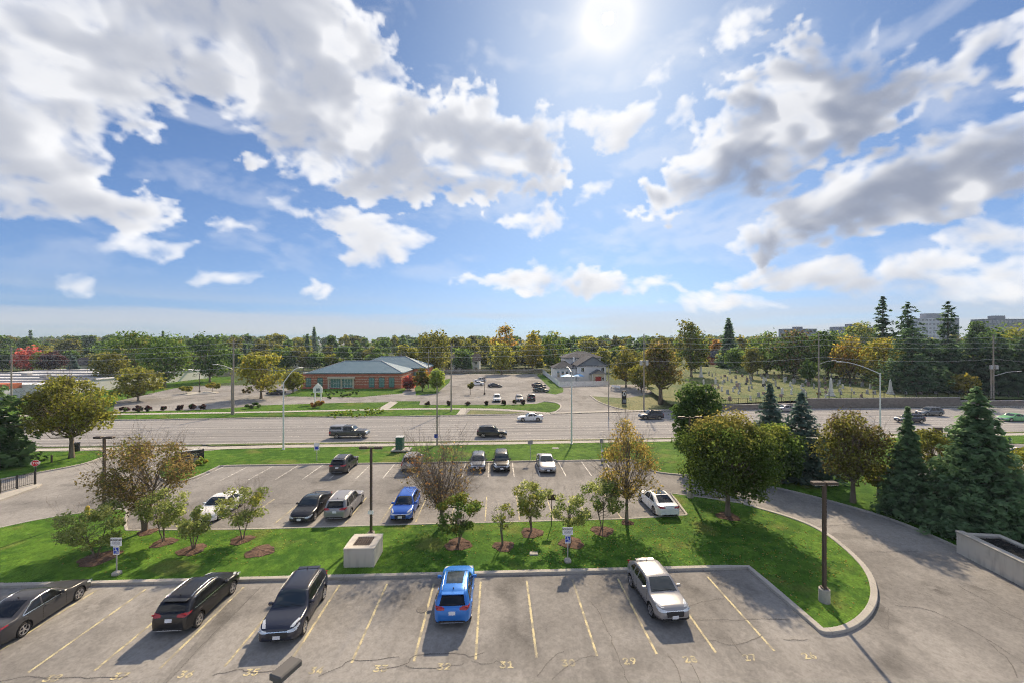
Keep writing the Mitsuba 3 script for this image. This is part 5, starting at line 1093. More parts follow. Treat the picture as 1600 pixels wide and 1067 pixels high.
scene[rk + '__seam'] = {**solid(cat(seams), 'm_metalroof'), 'to_world': MB}; labels[rk + '__seam'] = {'label': 'standing seams of the metal roof', 'kind': 'stuff'}
scene[rk + '__ridge_cap'] = {**solid(cat([tube([(2 - .4 + D1 / 2 + .4, D1 / 2, EZ + 3.74), (WB - D1 / 2, D1 / 2, EZ + 3.74)], .12, 5), tube([(WB - D1 / 2, D1 / 2, EZ + 3.74), (WB + .4, -.4, EZ + .38)], .13, 5), tube([(2 - .4 + D1 / 2 + .4, D1 / 2, EZ + 3.74), (1.6, -.4, EZ + .38)], .10, 5)]), 'm_galv'), 'to_world': MB}
# the taller hall behind
X0, X1, Y0, Y1 = 9.0, WB + 4.5, D1 + .05, D1 + 17
part(BB, 'wall', solid(bx(X1 - X0, Y1 - Y0, 5.0, (X0 + X1) / 2, (Y0 + Y1) / 2, 2.5), 'm_brick'), MB)
part(BB, 'cornice', solid(bx(X1 - X0 + .5, Y1 - Y0 + .5, .35, (X0 + X1) / 2, (Y0 + Y1) / 2 + .25, 5.2), 'm_white'), MB)
rk2 = part(BB, 'roof', solid(hip(X0, X1, Y0, Y1, 5.4, 9.1, .5), 'm_metalroof'), MB)
seams = []
for x in np.arange(X0, X1 + .4, .62):
    d = (Y1 - Y0) / 2 + .5; t = min(1.0, (x - X0 + .5) / d, (X1 + .5 - x) / d)
    if t > .03: seams.append(tube([(x, Y0 - .5, 5.44), (x, Y0 - .5 + d * t, 5.44 + 3.7 * t)], .018, 3))
scene[rk2 + '__seam'] = {**solid(cat(seams), 'm_metalroof'), 'to_world': MB}; labels[rk2 + '__seam'] = {'label': 'standing seams of the rear roof', 'kind': 'stuff'}
rd = (Y1 - Y0) / 2
scene[rk2 + '__ridge_cap'] = {**solid(cat([tube([(X0 + rd, Y0 + rd, 9.15), (X1 - rd, Y0 + rd, 9.15)], .12, 5), tube([(X1 - rd, Y0 + rd, 9.15), (X1 + .5, Y0 - .5, 5.42)], .14, 5)]), 'm_galv'), 'to_world': MB}
for fx in (.07, .185): framed(BB, 1.5, 2.6, MB @ T().translate([fx * WB, -.03, .75]), 'm_green', 'm_teal', (1, 1))
for fx in (.345, .46): framed(BB, 3.4, 2.7, MB @ T().translate([fx * WB, -.03, .35]), 'm_white', 'm_teal', (3, 1))
for fx in (.70, .80, .90): framed(BB, 1.6, 3.0, MB @ T().translate([fx * WB, -.03, .45]), 'm_green', 'm_teal', (1, 1))
for fx in (.275, .402, .52): part(BB, 'column', solid(cham(.45, .45, 3.2, .05, fx * WB, -.35, 1.6), 'm_cream'), MB)
part(BB, 'canopy', solid(cham(.27 * WB, 1.0, .5, .05, .40 * WB, -.40, 3.42), 'm_cream'), MB)
for k in range(4): framed(BB, .9, 3.0, MB @ T().translate([WB + .9 + 1.05 * k, D1 + .02, .9]), 'm_green', 'm_teal', (1, 1))

# the white house across the road
WH = thing('white_house', 'white gabled house with slate roofs and red door behind a white fence', 'building')
hx, hy = (24.37,150.60); MH = T().translate([hx, hy, -.6]).rotate([0, 0, 1], 3)
part(WH, 'wall', solid(bx(10.0, 12.0, 6.0, 4.6, 6.0, 3.0), 'm_offwhite'), MH)
part(WH, 'gable', solid(gable_wall(-.9, 10.1, -.25, 6.05, 9.2), 'm_bluegrey'), MH)
part(WH, 'roof', solid(gable(-.4, 9.6, .1, 12, 6.02, 9.4), 'm_shingle'), MH)
part(WH, 'fascia', solid(bx(11.0, .18, .30, 4.6, -.36, 5.95), 'm_slate'), MH)
for s in (-1, 1):
    part(WH, 'bargeboard', solid(tube([(4.6, -.5, 9.38), (4.6 + s * 5.5, -.5, 6.02)], .14, 4), 'm_slate'), MH)
part(WH, 'wing', solid(bx(8.0, 9.0, 5.0, -4.6, 8.0, 2.5), 'm_offwhite'), MH)
part(WH, 'wing_roof', solid(hip(-8.6, -.5, 3.5, 12.5, 5.02, 7.6, .5), 'm_shingle'), MH)
part(WH, 'roof', solid(hip(-3, 12, 14, 26, 8.4, 10.8, .5), 'm_shingle'), MH)
part(WH, 'wall', solid(bx(14, 11, 8.3, 4.5, 20, 4.15), 'm_offwhite'), MH)
part(WH, 'porch', solid(bx(4.6, 2.6, 3.2, 6.1, -1.31, 1.6), 'm_cream'), MH)
part(WH, 'porch_gable', solid(gable_wall(3.7, 8.5, -2.8, 3.25, 4.7), 'm_grey'), MH)
part(WH, 'porch_roof', solid(gable(3.6, 8.6, -2.75, -.5, 3.22, 4.8, 'y', .35), 'm_slate'), MH)
part(WH, 'door', solid(cat([bx(1.0, .1, 2.3, 5.45, -2.66, 1.15), bx(1.0, .1, 2.3, 6.5, -2.66, 1.15)]), 'm_reddoor'), MH)
for x in (3.9, 8.3): part(WH, 'porch_post', solid(bx(.22, .22, 3.2, x, -2.9, 1.6), 'm_white'), MH)
for x, z in ((1.0, 3.9), (8.3, 3.9)): framed(WH, 1.0, 1.4, MH @ T().translate([x, -.05, z]), 'm_white', 'm_darkglass')
for x in (-7.2, -5.6, -4.0, -2.4): framed(WH, .9, 2.2, MH @ T().translate([x, 3.46, 1.6]), 'm_white', 'm_darkglass', (0, 1))
framed(WH, .9, 1.2, MH @ T().translate([7.6, -2.64, .9]), 'm_white', 'm_darkglass')
part(WH, 'chimney', solid(cham(.6, .6, 1.8, .03, -1.0, 6, 8.0), 'm_white'), MH)
# fence round it, panels and posts
def panel_fence(key, a, b, h, step, board, post, gap=0.02, rails=True, z=-.6, solidp=True, bw=.15):
    a, b = np.array(a), np.array(b); L = np.hypot(*(b - a)); n = max(1, int(round(L / step))); ang_ = math.degrees(math.atan2(*(b - a)[::-1])); M = at(a[0], a[1], z, ang_); s = L / n
    for i in range(n + 1): part(key, 'post', solid(bx(.12, .12, h + .1, i * s, 0, (h + .1) / 2), post), M)
    for i in range(n):
        m = [bx(s - .13, .05, .08, (i + .5) * s, .04, .2), bx(s - .13, .05, .08, (i + .5) * s, .04, h - .2)]
        xs = np.arange(i * s + .07 + bw / 2, (i + 1) * s - .07, bw + gap); m += [bx(bw, .03, h - .05, x, 0, h / 2) for x in xs]
        part(key, 'panel', solid(cat(m), board), M)
WF = thing('white_fence', 'white board fence in front of the white house', 'fence')
panel_fence(WF, (15.32,135.65), (32.40,139.61), 1.7, 2.4, 'm_white', 'm_white')
WF2 = thing('white_fence', 'white fence running back along the grass wedge', 'fence')
panel_fence(WF2, (14.16,193.19), (15.33,136.61), 1.8, 3.0, 'm_offwhite', 'm_offwhite')
BF = thing('wooden_fence', 'long grey brown wooden fence at the back of the right lot', 'fence')
panel_fence(BF, (-32.31,192.41), (14.03,195.56), 2.0, 3.0, 'm_wood', 'm_wood')
BF2 = thing('wooden_fence', 'brown wooden fence behind the left lot', 'fence')
panel_fence(BF2, (-129.72,169.26), (-118.44,178.75), 2.0, 3.0, 'm_wood', 'm_wood')
# blue canopies beside it
for l, p, c, s in (('bright blue patio canopy, left of the two beside the white house', (19.25,144.89), 'm_blueshade', 4.6), ('flat pale blue awning, right of the two beside the white house', (23.48,146.45), 'm_blueshade', 3.4)):
    k = thing('patio_canopy', l, 'canopy'); M = at(p[0], p[1], -.6)
    v = np.array([(-s / 2, -s / 2, 2.7), (s / 2, -s / 2, 2.7), (s / 2, s / 2, 2.7), (-s / 2, s / 2, 2.7), (0, 0, 3.5), (0, 0, 3.42)]); f = np.array([(0, 1, 4), (1, 2, 4), (2, 3, 4), (3, 0, 4), (1, 0, 5), (2, 1, 5), (3, 2, 5), (0, 3, 5)])
    part(k, 'cover', solid((v, f), c), M)
    for sx in (-1, 1):
        for sy in (-1, 1): part(k, 'pole', solid(cyl(.05, 2.72, sx * s * .46, sy * s * .46), 'm_white'), M)
for i, (p, l) in enumerate([((31.82,131.90), 'white timber bench, left of two beside the white house'), ((32.78,130.11), 'white timber bench, right of two beside the white house')]):
    k = thing('garden_bench', l, 'bench'); M = at(p[0], p[1], -.6, -60)
    part(k, 'seat', solid(bx(1.8, .45, .06, 0, 0, .45), 'm_white'), M); part(k, 'backrest', solid(bx(1.8, .06, .5, 0, .25, .75), 'm_white'), M)
    for s in (-.8, .8): part(k, 'leg', solid(bx(.08, .45, .42, s, 0, .21), 'm_white'), M)

# flat-roofed white building at far left
FB = thing('flat_roofed_building', 'long low building with patched white flat roof and brick corner at far left', 'building')
ax, ay = (-123.81,109.29); MF = T().translate([ax, ay, -.6]).rotate([0, 0, 1], 0)
part(FB, 'wall', solid(bx(60, 62, 3.3, -29, 31, 1.65), 'm_offwhite'), MF)
part(FB, 'roof', solid(bx(60.3, 62.3, .22, -29, 31, 3.41), 'm_whiteroof'), MF)
for i, y in enumerate((6, 14, 24, 36, 50)): part(FB, 'roof_kerb', solid(bx(60, .5, .5, -29 + i * .3, y, 3.72), 'm_grey'), MF)
part(FB, 'brick_front', solid(bx(14, 4, 3.0, -9.5 - 1.5, -2.02, 1.5), 'm_offwhite'), MF)
part(FB, 'brick_band', solid(bx(14.2, 4.2, 1.3, -11, -2.1, 3.3), 'm_brick'), MF)
for x, y in ((-20, 20), (-35, 28)): part(FB, 'roof_unit', solid(cham(2, 1.6, .9, .05, x, y, 3.98), 'm_grey'), MF)

def house(label, p, w, d, ez, rz, wall, roof, kind='hip', wins=3, name='house', z=-.6, rot=0):
    k = thing(name, label, 'house'); M = T().translate([p[0], p[1], z]).rotate([0, 0, 1], rot)
    part(k, 'wall', solid(bx(w, d, ez, 0, d / 2, ez / 2), wall), M)
    part(k, 'roof', solid(hip(-w / 2, w / 2, 0, d, ez + .02, rz, .6) if kind == 'hip' else gable(-w / 2, w / 2, 0, d, ez + .02, rz, 'x', .6), roof), M)
    if kind != 'hip':
        for s in (-1, 1): part(k, 'gable', solid(trimesh.Trimesh(np.array([(s * w / 2, 0, ez), (s * w / 2, d, ez), (s * w / 2, d / 2, rz - .25), (s * (w / 2 - .2), 0, ez), (s * (w / 2 - .2), d, ez), (s * (w / 2 - .2), d / 2, rz - .25)]), np.array([(0, 1, 2), (3, 5, 4), (0, 2, 5), (0, 5, 3), (1, 4, 5), (1, 5, 2)]), process=False), wall), M)
    for i in range(wins):
        for z0 in ([1.0] if ez < 4 else [1.0, 3.7]): framed(k, 1.4, 1.2, M @ T().translate([-w / 2 + w * (i + .5) / wins, -.03, z0]), 'm_white', 'm_darkglass', (1, 0))
    return k
house('brown roofed house behind the flat-roofed building', (-207.85,205.66), 16, 9, 3.4, 6.8, 'm_cream', 'm_brownshingle', 'gable')
house('two storey white house behind the far fence', (-22.37,203.47), 13, 9, 5.6, 8.6, 'm_offwhite', 'm_brownshingle', 'gable', 4)
house('low dark roofed house left of the two storey white house', (-46.99,219.84), 26, 10, 5.2, 8.4, 'm_cream', 'm_brownshingle', 'gable', 5)
house('brick house at the back of the cemetery', (112.68,225.01), 11, 8, 4.2, 7.8, 'm_brick', 'm_shingle', 'gable', 3, z=1.5)
house('pale house hidden among the trees left of the brick building', (-117.52,236.12), 12, 9, 3.2, 6.5, 'm_cream', 'm_shingle', 'hip')

# far apartment blocks
def tower(label, px0, px1, y, h, floors, wall, extra=None, bays=12, dark='m_slate'):
    k = thing('apartment_block', label, 'building'); w = px1 - px0; x = (px0 + px1) / 2; M = at(x, y, -.6)
    part(k, 'wall', solid(bx(w, 18, h, 0, 9, h / 2), wall), M)
    for i in range(floors):
        for j in range(bays): 
            part(k, 'window', solid(bx(w / bays * .6, .2, h / floors * .45, -w / 2 + w * (j + .5) / bays, -.06, h * (i + .55) / floors), dark), M)
    for (cx, cw, cz, ch, m) in extra or []: part(k, 'rooftop', solid(bx(cw, 9, ch, cx, 9, h + ch / 2 - .02 + cz), m), M)
    return k
s6 = 590 / 655.
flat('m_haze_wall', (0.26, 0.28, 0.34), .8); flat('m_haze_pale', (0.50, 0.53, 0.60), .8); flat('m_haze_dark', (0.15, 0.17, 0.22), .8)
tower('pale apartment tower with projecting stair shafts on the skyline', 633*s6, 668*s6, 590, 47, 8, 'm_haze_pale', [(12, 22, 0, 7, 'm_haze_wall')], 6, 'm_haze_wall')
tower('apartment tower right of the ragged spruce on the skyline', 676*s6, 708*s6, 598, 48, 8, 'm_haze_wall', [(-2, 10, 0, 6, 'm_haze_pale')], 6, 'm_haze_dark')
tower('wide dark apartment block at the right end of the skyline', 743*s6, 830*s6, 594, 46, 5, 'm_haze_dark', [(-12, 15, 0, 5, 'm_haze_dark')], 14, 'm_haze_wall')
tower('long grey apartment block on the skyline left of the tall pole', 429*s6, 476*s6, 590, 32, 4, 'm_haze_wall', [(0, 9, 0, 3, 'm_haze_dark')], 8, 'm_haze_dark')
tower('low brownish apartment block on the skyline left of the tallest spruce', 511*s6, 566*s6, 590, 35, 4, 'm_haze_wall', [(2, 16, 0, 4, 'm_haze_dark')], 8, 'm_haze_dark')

# ------------------------------------------------------------------ cemetery wall, fence, stones
RW = thing('retaining_wall', 'low block retaining wall of the cemetery along the road', 'wall')
wl = [(40.90,89.29), (65.05,92.22)]; wl2 = [(65.17,92.40), (85.80,93.66), (101.09,94.59)]; wl3 = [(101.19,94.68), (122.52,95.53), (146.73,96.11)]
def wall_strip(line, h, w=.5): return strip(densify(line, 3), 0.0, w, -.1, h)
part(RW, 'wall', solid(wall_strip(wl, 1.0), 'm_wallblock')); part(RW, 'wall', solid(wall_strip(wl2, 2.0), 'm_wallblock')); part(RW, 'wall', solid(wall_strip(wl3, 1.2), 'm_wallblock'))
part(RW, 'coping', solid(strip(densify(wl2, 3), -.06, .56, 2.0, 2.14), 'm_conc')); part(RW, 'coping', solid(strip(densify(wl, 3), -.06, .56, 1.0, 1.12), 'm_conc')); part(RW, 'coping', solid(strip(densify(wl3, 3), -.06, .56, 1.2, 1.32), 'm_conc'))
CF = thing('cemetery_fence', 'thin black metal fence along the cemetery wall', 'fence')
def rail_fence(key, line, h, step, z0, pick=0.0):
    p = densify(line, step); 
    for q in p: part(key, 'post', solid(bx(.09, .09, h + .1, q[0], q[1], z0 + h / 2), 'm_blackmetal'))
    for zz in (.15, h - .06): part(key, 'rail', solid(tube(np.column_stack([p, np.full(len(p), z0 + zz)]), .03, 4), 'm_blackmetal'))
    if pick:
        q = densify(line, pick); part(key, 'picket', solid(cat([bx(.022, .022, h - .2, a[0], a[1], z0 + h / 2 + .02) for a in q]), 'm_blackmetal')); labels[key + '__picket'] = {'label': 'thin upright pickets', 'kind': 'stuff'}
off_ = lambda pts, d: [(x, y + d) for x, y in pts]
rail_fence(CF, off_(wl, .3), 1.35, 2.0, .50, .5); rail_fence(CF, off_(wl2 + wl3[1:], .3), 1.4, 2.3, CZ + .75 - .1)
rs = np.random.default_rng(11)
GRP = {'m_stone_grey': ('small upright grey gravestone', 'upright grey gravestones'), 'm_stone_pale': ('small upright pale gravestone', 'upright pale gravestones'), 'm_stone_pink': ('low pinkish brown gravestone', 'pinkish brown gravestones'), 'm_stone_dark': ('dark polished gravestone', 'dark gravestones')}
def stone_mesh(w, h, t, kind):
    if kind == 0:
        a = np.linspace(0, math.pi, 9); pts = [(-w / 2, 0), (w / 2, 0)] + [(w / 2 * math.cos(q), h - w * .3 + w * .3 * math.sin(q)) for q in a]
    elif kind == 1: pts = [(-w / 2, 0), (w / 2, 0), (w / 2, h), (-w / 2, h)]
    else: pts = [(-w / 2, 0), (w / 2, 0), (w * .46, h * .86), (0, h), (-w * .46, h * .86)]
    m = trimesh.creation.extrude_polygon(Polygon(pts), t, engine='earcut'); m.apply_transform(trimesh.transformations.rotation_matrix(math.pi / 2, (1, 0, 0))); m.apply_translation((0, t / 2, .18))
    return cat([m, cham(w * 1.25, t * 2.0, .22, .03, 0, 0, .10)])
VAR = [(mm, stone_mesh(w, h, .2, kd)) for mm, w, h, kd in [('m_stone_grey', .7, 1.1, 0), ('m_stone_grey', .9, .9, 1), ('m_stone_pale', .55, 1.3, 0), ('m_stone_pale', .6, 1.5, 2), ('m_stone_pink', 1.1, .75, 1), ('m_stone_pink', .9, 1.0, 0), ('m_stone_dark', 1.2, .8, 1), ('m_stone_grey', .5, 1.5, 2)]]
VAR = [(mm, mikit.ply(m, mm)) for mm, m in VAR]
def stone(i, x, y, s=1.0):
    mm, sh = VAR[i]; l, g_ = GRP[mm]; wh = ('in the left part' if x < .62 * y else 'in the middle' if x < .8 * y else 'in the right part') + ' of the cemetery, ' + ('near the wall' if y < 112 else 'half way back' if y < 140 else 'towards the back'); k = thing('gravestone', l + ' ' + wh, 'gravestone', g_ + ' ' + wh)
    scene[k] = {**sh, 'to_world': at(x, y, float(hill(x, y)), rs.uniform(-12, 12), s * rs.uniform(.6, 1.05))}
cemp = Polygon([(47.26,110.56), (49.07,91.84), (67.37,98.06), (107.90,103.94), (140.43,148.35), (113.57,165.31), (81.34,171.86)])
cnt = 0
for row in range(17):
    y = 95 + row * 5.6 + (row > 8) * 1.5
    for x in np.arange(36, 150, 3.2):
        xx, yy = x + rs.normal(0, .7), y + rs.normal(0, .6)
        if rs.uniform() < .70 and cemp.contains(shapely.Point(xx, yy)) and cnt < 280:
            stone(int(rs.choice(8, p=[.2, .12, .17, .1, .14, .1, .07, .1])), xx, yy); cnt += 1
def obelisk(label, p, h, w):
    k = thing('obelisk', label, 'monument'); z = float(hill(*p)); M = at(p[0], p[1], z)
    part(k, 'base', solid(cat([cham(w * 2.4, w * 2.4, .4, .04, 0, 0, .18), cham(w * 1.8, w * 1.8, .5, .04, 0, 0, .6), cham(w * 1.35, w * 1.35, .9, .04, 0, 0, 1.28)]), 'm_stone_pale'), M)
    s = np.array([(-w / 2, -w / 2, 1.7), (w / 2, -w / 2, 1.7), (w / 2, w / 2, 1.7), (-w / 2, w / 2, 1.7)]); t = s * [.68, .68, 1]; t[:, 2] = h - .5
    part(k, 'shaft', solid(trimesh.convex.convex_hull(np.vstack([s, t, [[0, 0, h]]])), 'm_stone_pale'), M)
obelisk('pale obelisk in front of the dark trees, left of two tall ones near the wall', (78.09,102.71), 4.6, .55)
obelisk('pale obelisk right of the white street light in the cemetery', (96.08,106.49), 3.9, .5)
obelisk('pale obelisk under the small lime tree at the back of the cemetery', (67.98,150.93), 5.0, .6)

# ------------------------------------------------------------------ poles, wires, lights
def lamp_post(label, p, h, arms=2, z=.1, base=.0, group='brown parking lot lamp posts', name='lamp_post', post='m_bronze', heading=0.0, arm=.9):
    k = thing(name, label, 'lamp post', group); M = at(p[0], p[1], z, heading)
    if base: part(k, 'concrete_base', solid(cyl(.27, base, 0, 0, -.05, .26, 20), 'm_conc', 40), M)
    part(k, 'pole', solid(cat([bx(.15, .15, h - base, 0, 0, base + (h - base) / 2), bx(.32, .32, .04, 0, 0, base + .02)]), post), M)
    for s in ((-1, 1) if arms == 2 else (1,)):
        part(k, 'arm', solid(bx(arm * .5, .07, .07, s * arm * .3, 0, h - .06), post), M)
        hd = part(k, 'lamp_head', solid(cham(.62, .36, .16, .03, s * arm * .85, 0, h - .03), post), M)
        scene[hd + '__lens'] = {**solid(bx(.5, .28, .02, s * arm * .85, 0, h - .118), 'm_lens'), 'to_world': M}
    return k
lamp_post('tall brown double-headed lamp post on a white concrete base at right of the lawn', (16.72,22.45), 6.37, 2, .1, .75, arm=.42)
l2 = lamp_post('brown double-headed lamp post behind the concrete vent box', (-10.18,30.31), 6.29, 2, .1, .2, arm=.62)
ps = thing('lamp_sign', 'small white notice on the brown lamp post behind the vent box', 'sign'); px_, py_ = (-10.18,30.31)
scene[ps] = solid(bx(.42, .02, .28, px_, py_ - .10, 1.72), 'm_white')
lamp_post('brown double-headed lamp post beside the left driveway', (-33.21,34.15), 6.15, 2, .1, .2, arm=.55)
lamp_post('brown lamp post half hidden by the round maple', (15.92,37.51), 7.2, 2, .1, .6)
tall_y = 10.3
lamp_post('lamp post close below the camera, only its flat head in view', (-5.3, 9.5), 6.45, 1, 0, .5, heading=70, arm=.25, post='m_lampgrey')

def street_light(label, p, h, dirn, reach=2.4, rise=.75, z=None, name='street_light', group='tall grey street lights'):
    k = thing(name, label, 'street light', group); z = tz(p[1]) if z is None else z; M = at(p[0], p[1], z, dirn)
    part(k, 'pole', solid(cat([tube([(0, 0, 0), (0, 0, h)], [.13, .075], 10), cyl(.2, .25, sides=10)]), 'm_pole', 50), M)
    t = np.linspace(0, 1, 9); part(k, 'arm', solid(tube(np.column_stack([reach * t, t * 0, h - .15 + rise * (1.5 * t - .5 * t ** 3) ]), [.05] * 9, 6), 'm_pole', 50), M)
    part(k, 'lamp_head', solid(cham(.75, .28, .14, .04, reach + .3, 0, h - .15 + rise), 'm_pole'), M)
    return k
street_light('white street light on the near verge, left of the pickup', (-30.59,56.13), 9.17, 62, 2.2, 1.9)
street_light('white street light on the near verge, middle of the picture', (8.46,59.58), 10.37, 95, 2.4, .6)
street_light('white street light in front of the yellow cemetery tree', (55.41,63.12), 9.93, 118, 5.0, 1.6)
def utility_pole(label, p, h, cross=(13.4, 12.4, 11.4), z=None, r=.17, light=None, box=None, name='utility_pole', second=False):
    k = thing(name, label, 'utility pole', 'wooden utility poles along the road'); z = tz(p[1]) if z is None else z; M = at(p[0], p[1], z)
    part(k, 'pole', solid(tube([(0, 0, 0), (0, 0, h)], [r, r * .65], 9), 'm_wood', 50), M)
    for c in cross:
        part(k, 'insulator', solid(cat([bx(.5, .08, .08, .1, -.1, c), cyl(.05, .22, .32, -.1, c, sides=6)]), 'm_grey'), M)
    if second: part(k, 'stub_pole', solid(tube([(-.42, .1, 0), (-.42, .1, h * .52)], [r * .9, r * .8], 8), 'm_wood', 50), M)
    if box:
        part(k, 'transformer', solid(cat([cyl(.32, .95, s * .62, -.1, box, sides=12) for s in (-1, 1)] + [bx(1.4, .1, .1, 0, -.1, box + .9)]), 'm_galv', 40), M)
    if light is not None:
        zl, dx, rise = light
        part(k, 'light_arm', solid(tube([(0, 0, zl), (dx * .6, -.6, zl + rise * .8), (dx, -1.0, zl + rise)], .05, 5), 'm_pole', 50), M)
        part(k, 'lamp_head', solid(cham(.9, .3, .15, .04, dx * 1.12, -1.1, zl + rise), 'm_pole'), M)
    return k
UP = [('wooden utility pole at the left edge behind the spreading tree', (-106.21,88.96), 13.6, {}), ('wooden utility pole with street light arm left of the yellow tree', (-55.96,84.26), 15.05, dict(light=(9.0, -2.6, 1.1), second=True)),
      ('wooden utility pole between the brick building and the right lot', (-12.84,88.55), 14.26, {}), ('tall utility pole with white transformer beside the dry lawn', (28.24,89.79), 16.18, dict(box=9.6)),
      ('tall utility pole with light arm standing in the cemetery', (70.90,96.95), 15.2, dict(z=.9, light=(7.9, 2.4, .9))), ('double utility pole with transformer at the right end', (112.61,98.08), 16.17, dict(box=8.2, light=(6.6, 4.2, 1.2), second=True))]
tops = []
for l, p, h, kw in UP:
    utility_pole(l, p, h, (h - .9, h - 2.0, h - 3.1), **kw); tops.append((p[0] + .32, p[1] - .1, kw.get('z', tz(p[1])), h))
utility_pole('short wooden pole on the near verge with a small blue sign', (-10.58,59.21), 8.32, (), r=.13)
bs = thing('route_sign', 'small blue sign on the short wooden pole', 'sign'); q = (-10.58,59.21); scene[bs] = solid(bx(.5, .02, .55, q[0] - .12, q[1] - .19, tz(q[1]) + 1.35), 'm_signblue')
utility_pole('slim dark pole at the edge of the far lane', (18.92,82.09), 9.78, (), r=.10)
utility_pole('distant wooden pole behind the brick building trees', (-26.28,131.90), 12.28, (14.0,))
ends = [(tops[0][0] - 45, tops[0][1] - 3, -.6, 13.4)] + tops + [(tops[-1][0] + 45, tops[-1][1] + 2, -.6, 14.5)]
for wi, (dz, sag) in enumerate([(.68, .55), (1.78, .5), (2.88, .5), (5.6, .8)]):
    for a, b in zip(ends[:-1], ends[1:]):
        t = np.linspace(0, 1, 15)[:, None]; A, B = np.array([a[0], a[1], a[2] + a[3] - dz]), np.array([b[0], b[1], b[2] + b[3] - dz])
        pts = A + (B - A) * t; pts[:, 2] -= (sag * 4 * t * (1 - t))[:, 0]
        k = thing('overhead_wire', f'overhead wire, {["topmost", "second from the top", "third from the top", "lowest"][wi]} of the lines between the utility poles', 'wire', f'{["topmost", "second", "third", "lowest"][wi]} overhead wires')
        scene[k] = solid(tube(pts, .022, 4), 'm_wire')
lp = thing('lot_lamp', 'thin dark lamp pole on the planter island across the road', 'lamp post'); q = (-89.62,120.29)
part(lp, 'pole', solid(cat([cyl(.09, 5.4, q[0], q[1], -.6, sides=8), cyl(.25, .6, q[0], q[1], -.6, sides=10)]), 'm_bronze')); part(lp, 'lamp_head', solid(cham(1.0, .4, .16, .03, q[0], q[1], 4.85), 'm_bronze'))
lp = thing('lot_lamp', 'thin lamp pole beside the white cars in the right lot across the road', 'lamp post'); q = (-7.61,115.92)
part(lp, 'pole', solid(cat([cyl(.08, 4.6, q[0], q[1], -.6, sides=8), cyl(.25, .6, q[0], q[1], -.6, sides=10)]), 'm_bronze')); part(lp, 'lamp_head', solid(cham(.9, .4, .16, .03, q[0], q[1], 4.05), 'm_bronze'))

# ------------------------------------------------------------------ signs and small things
def text_on(s, h, bold=True):
    t = meshkit.text_mesh(s, h, .006, bold); c = (t.bounds[0] + t.bounds[1]) / 2; t.apply_translation((-c[0], -c[1], 0)); t.apply_transform(trimesh.transformations.rotation_matrix(math.pi / 2, (1, 0, 0))); return t
def wheelchair():
    a = np.linspace(-.6, 4.0, 16); ring = tube(np.column_stack([.085 * np.cos(a - 1.2) - .01, a * 0, .085 * np.sin(a - 1.2) - .06]), .014, 4)
    return cat([cyl(.028, .012, 0, 0, 0, sides=10).apply_transform(trimesh.transformations.rotation_matrix(math.pi / 2, (1, 0, 0))).apply_translation((-.03, 0, .13)), tube([(-.03, 0, .10), (-.02, 0, -.03), (.06, 0, -.03), (.10, 0, -.13), (.13, 0, -.12)], .016, 4), tube([(-.025, 0, .04), (.05, 0, .04)], .012, 4), ring])
def accessible_sign(label, p, foot=True, h=2.15, z=.1):
    k = thing('accessible_parking_sign', label, 'sign'); M = at(p[0], p[1], z, 2)
    part(k, 'post', solid(bx(.06, .04, h, 0, .03, h / 2), 'm_galv'), M)
    if foot: part(k, 'foot', solid(cham(.42, .42, .26, .08, 0, .03, .08), 'm_conc'), M)
    a = part(k, 'notice', solid(cham(.66, .02, .50, .006, 0, -.005, h - .18), 'm_white'), M)
    scene[a + '__lettering'] = {**solid(text_on('RESERVED', .10), 'm_blackmetal'), 'to_world': M @ T().translate([0, -.016, h - .06])}
    scene[a + '__small_print'] = {**solid(cat([bx(.46, .004, .018, 0, 0, -.05 * i) for i in range(4)]), 'm_grey'), 'to_world': M @ T().translate([0, -.018, h - .18])}
    b = part(k, 'plate', solid(cham(.36, .02, .50, .006, 0, -.005, h - .70), 'm_white'), M)
    scene[b + '__field'] = {**solid(bx(.30, .006, .36, 0, -.018, h - .69), 'm_signblue'), 'to_world': M}
    scene[b + '__symbol'] = {**solid(wheelchair(), 'm_white'), 'to_world': M @ T().translate([0, -.024, h - .68])}
accessible_sign('white and blue accessible parking sign at left of the lawn', (-23.61,25.02))
accessible_sign('white and blue accessible parking sign right of the bright blue car', (3.52,26.46))
def plain_sign(label, p, h, w, ph, face, back='m_galv', post='m_galv', z=.1, name='parking_sign', rot=0, field=None):
    k = thing(name, label, 'sign'); M = at(p[0], p[1], z, rot)
    part(k, 'post', solid(bx(.06, .05, h, 0, .035, h / 2), post), M); pl = part(k, 'plate', solid(cham(w, .02, ph, .006, 0, -.005, h - ph / 2 + .05), face), M)
    if field: scene[pl + '__field'] = {**solid(bx(w * .7, .006, ph * .4, 0, -.018, h - ph * .62), field), 'to_world': M}
plain_sign('dark backed sign on a brown post beside the vase-shaped small tree', (3.01,31.79), 2.3, .62, .45, 'm_bronze', post='m_bronze')
plain_sign('white and blue parking sign on the verge left of the green cabinet', (-22.90,49.17), 2.0, .62, .85, 'm_white', field='m_signblue')
plain_sign('pale sign on a thin post on the verge, beside the silver white sedan', (2.14,49.17), 2.3, .6, .45, 'm_grey')
plain_sign('small grey sign on the verge, left of the golden brown tree', (10.76,50.36), 2.2, .4, .45, 'm_grey')
SS = thing('stop_sign', 'red octagonal stop sign at the end of the black fence', 'sign'); q = (-46.43,40.85); M = at(q[0], q[1], .15, 32)
part(SS, 'post', solid(bx(.09, .07, 2.0, 0, .05, 1.0), 'm_blackmetal'), M)
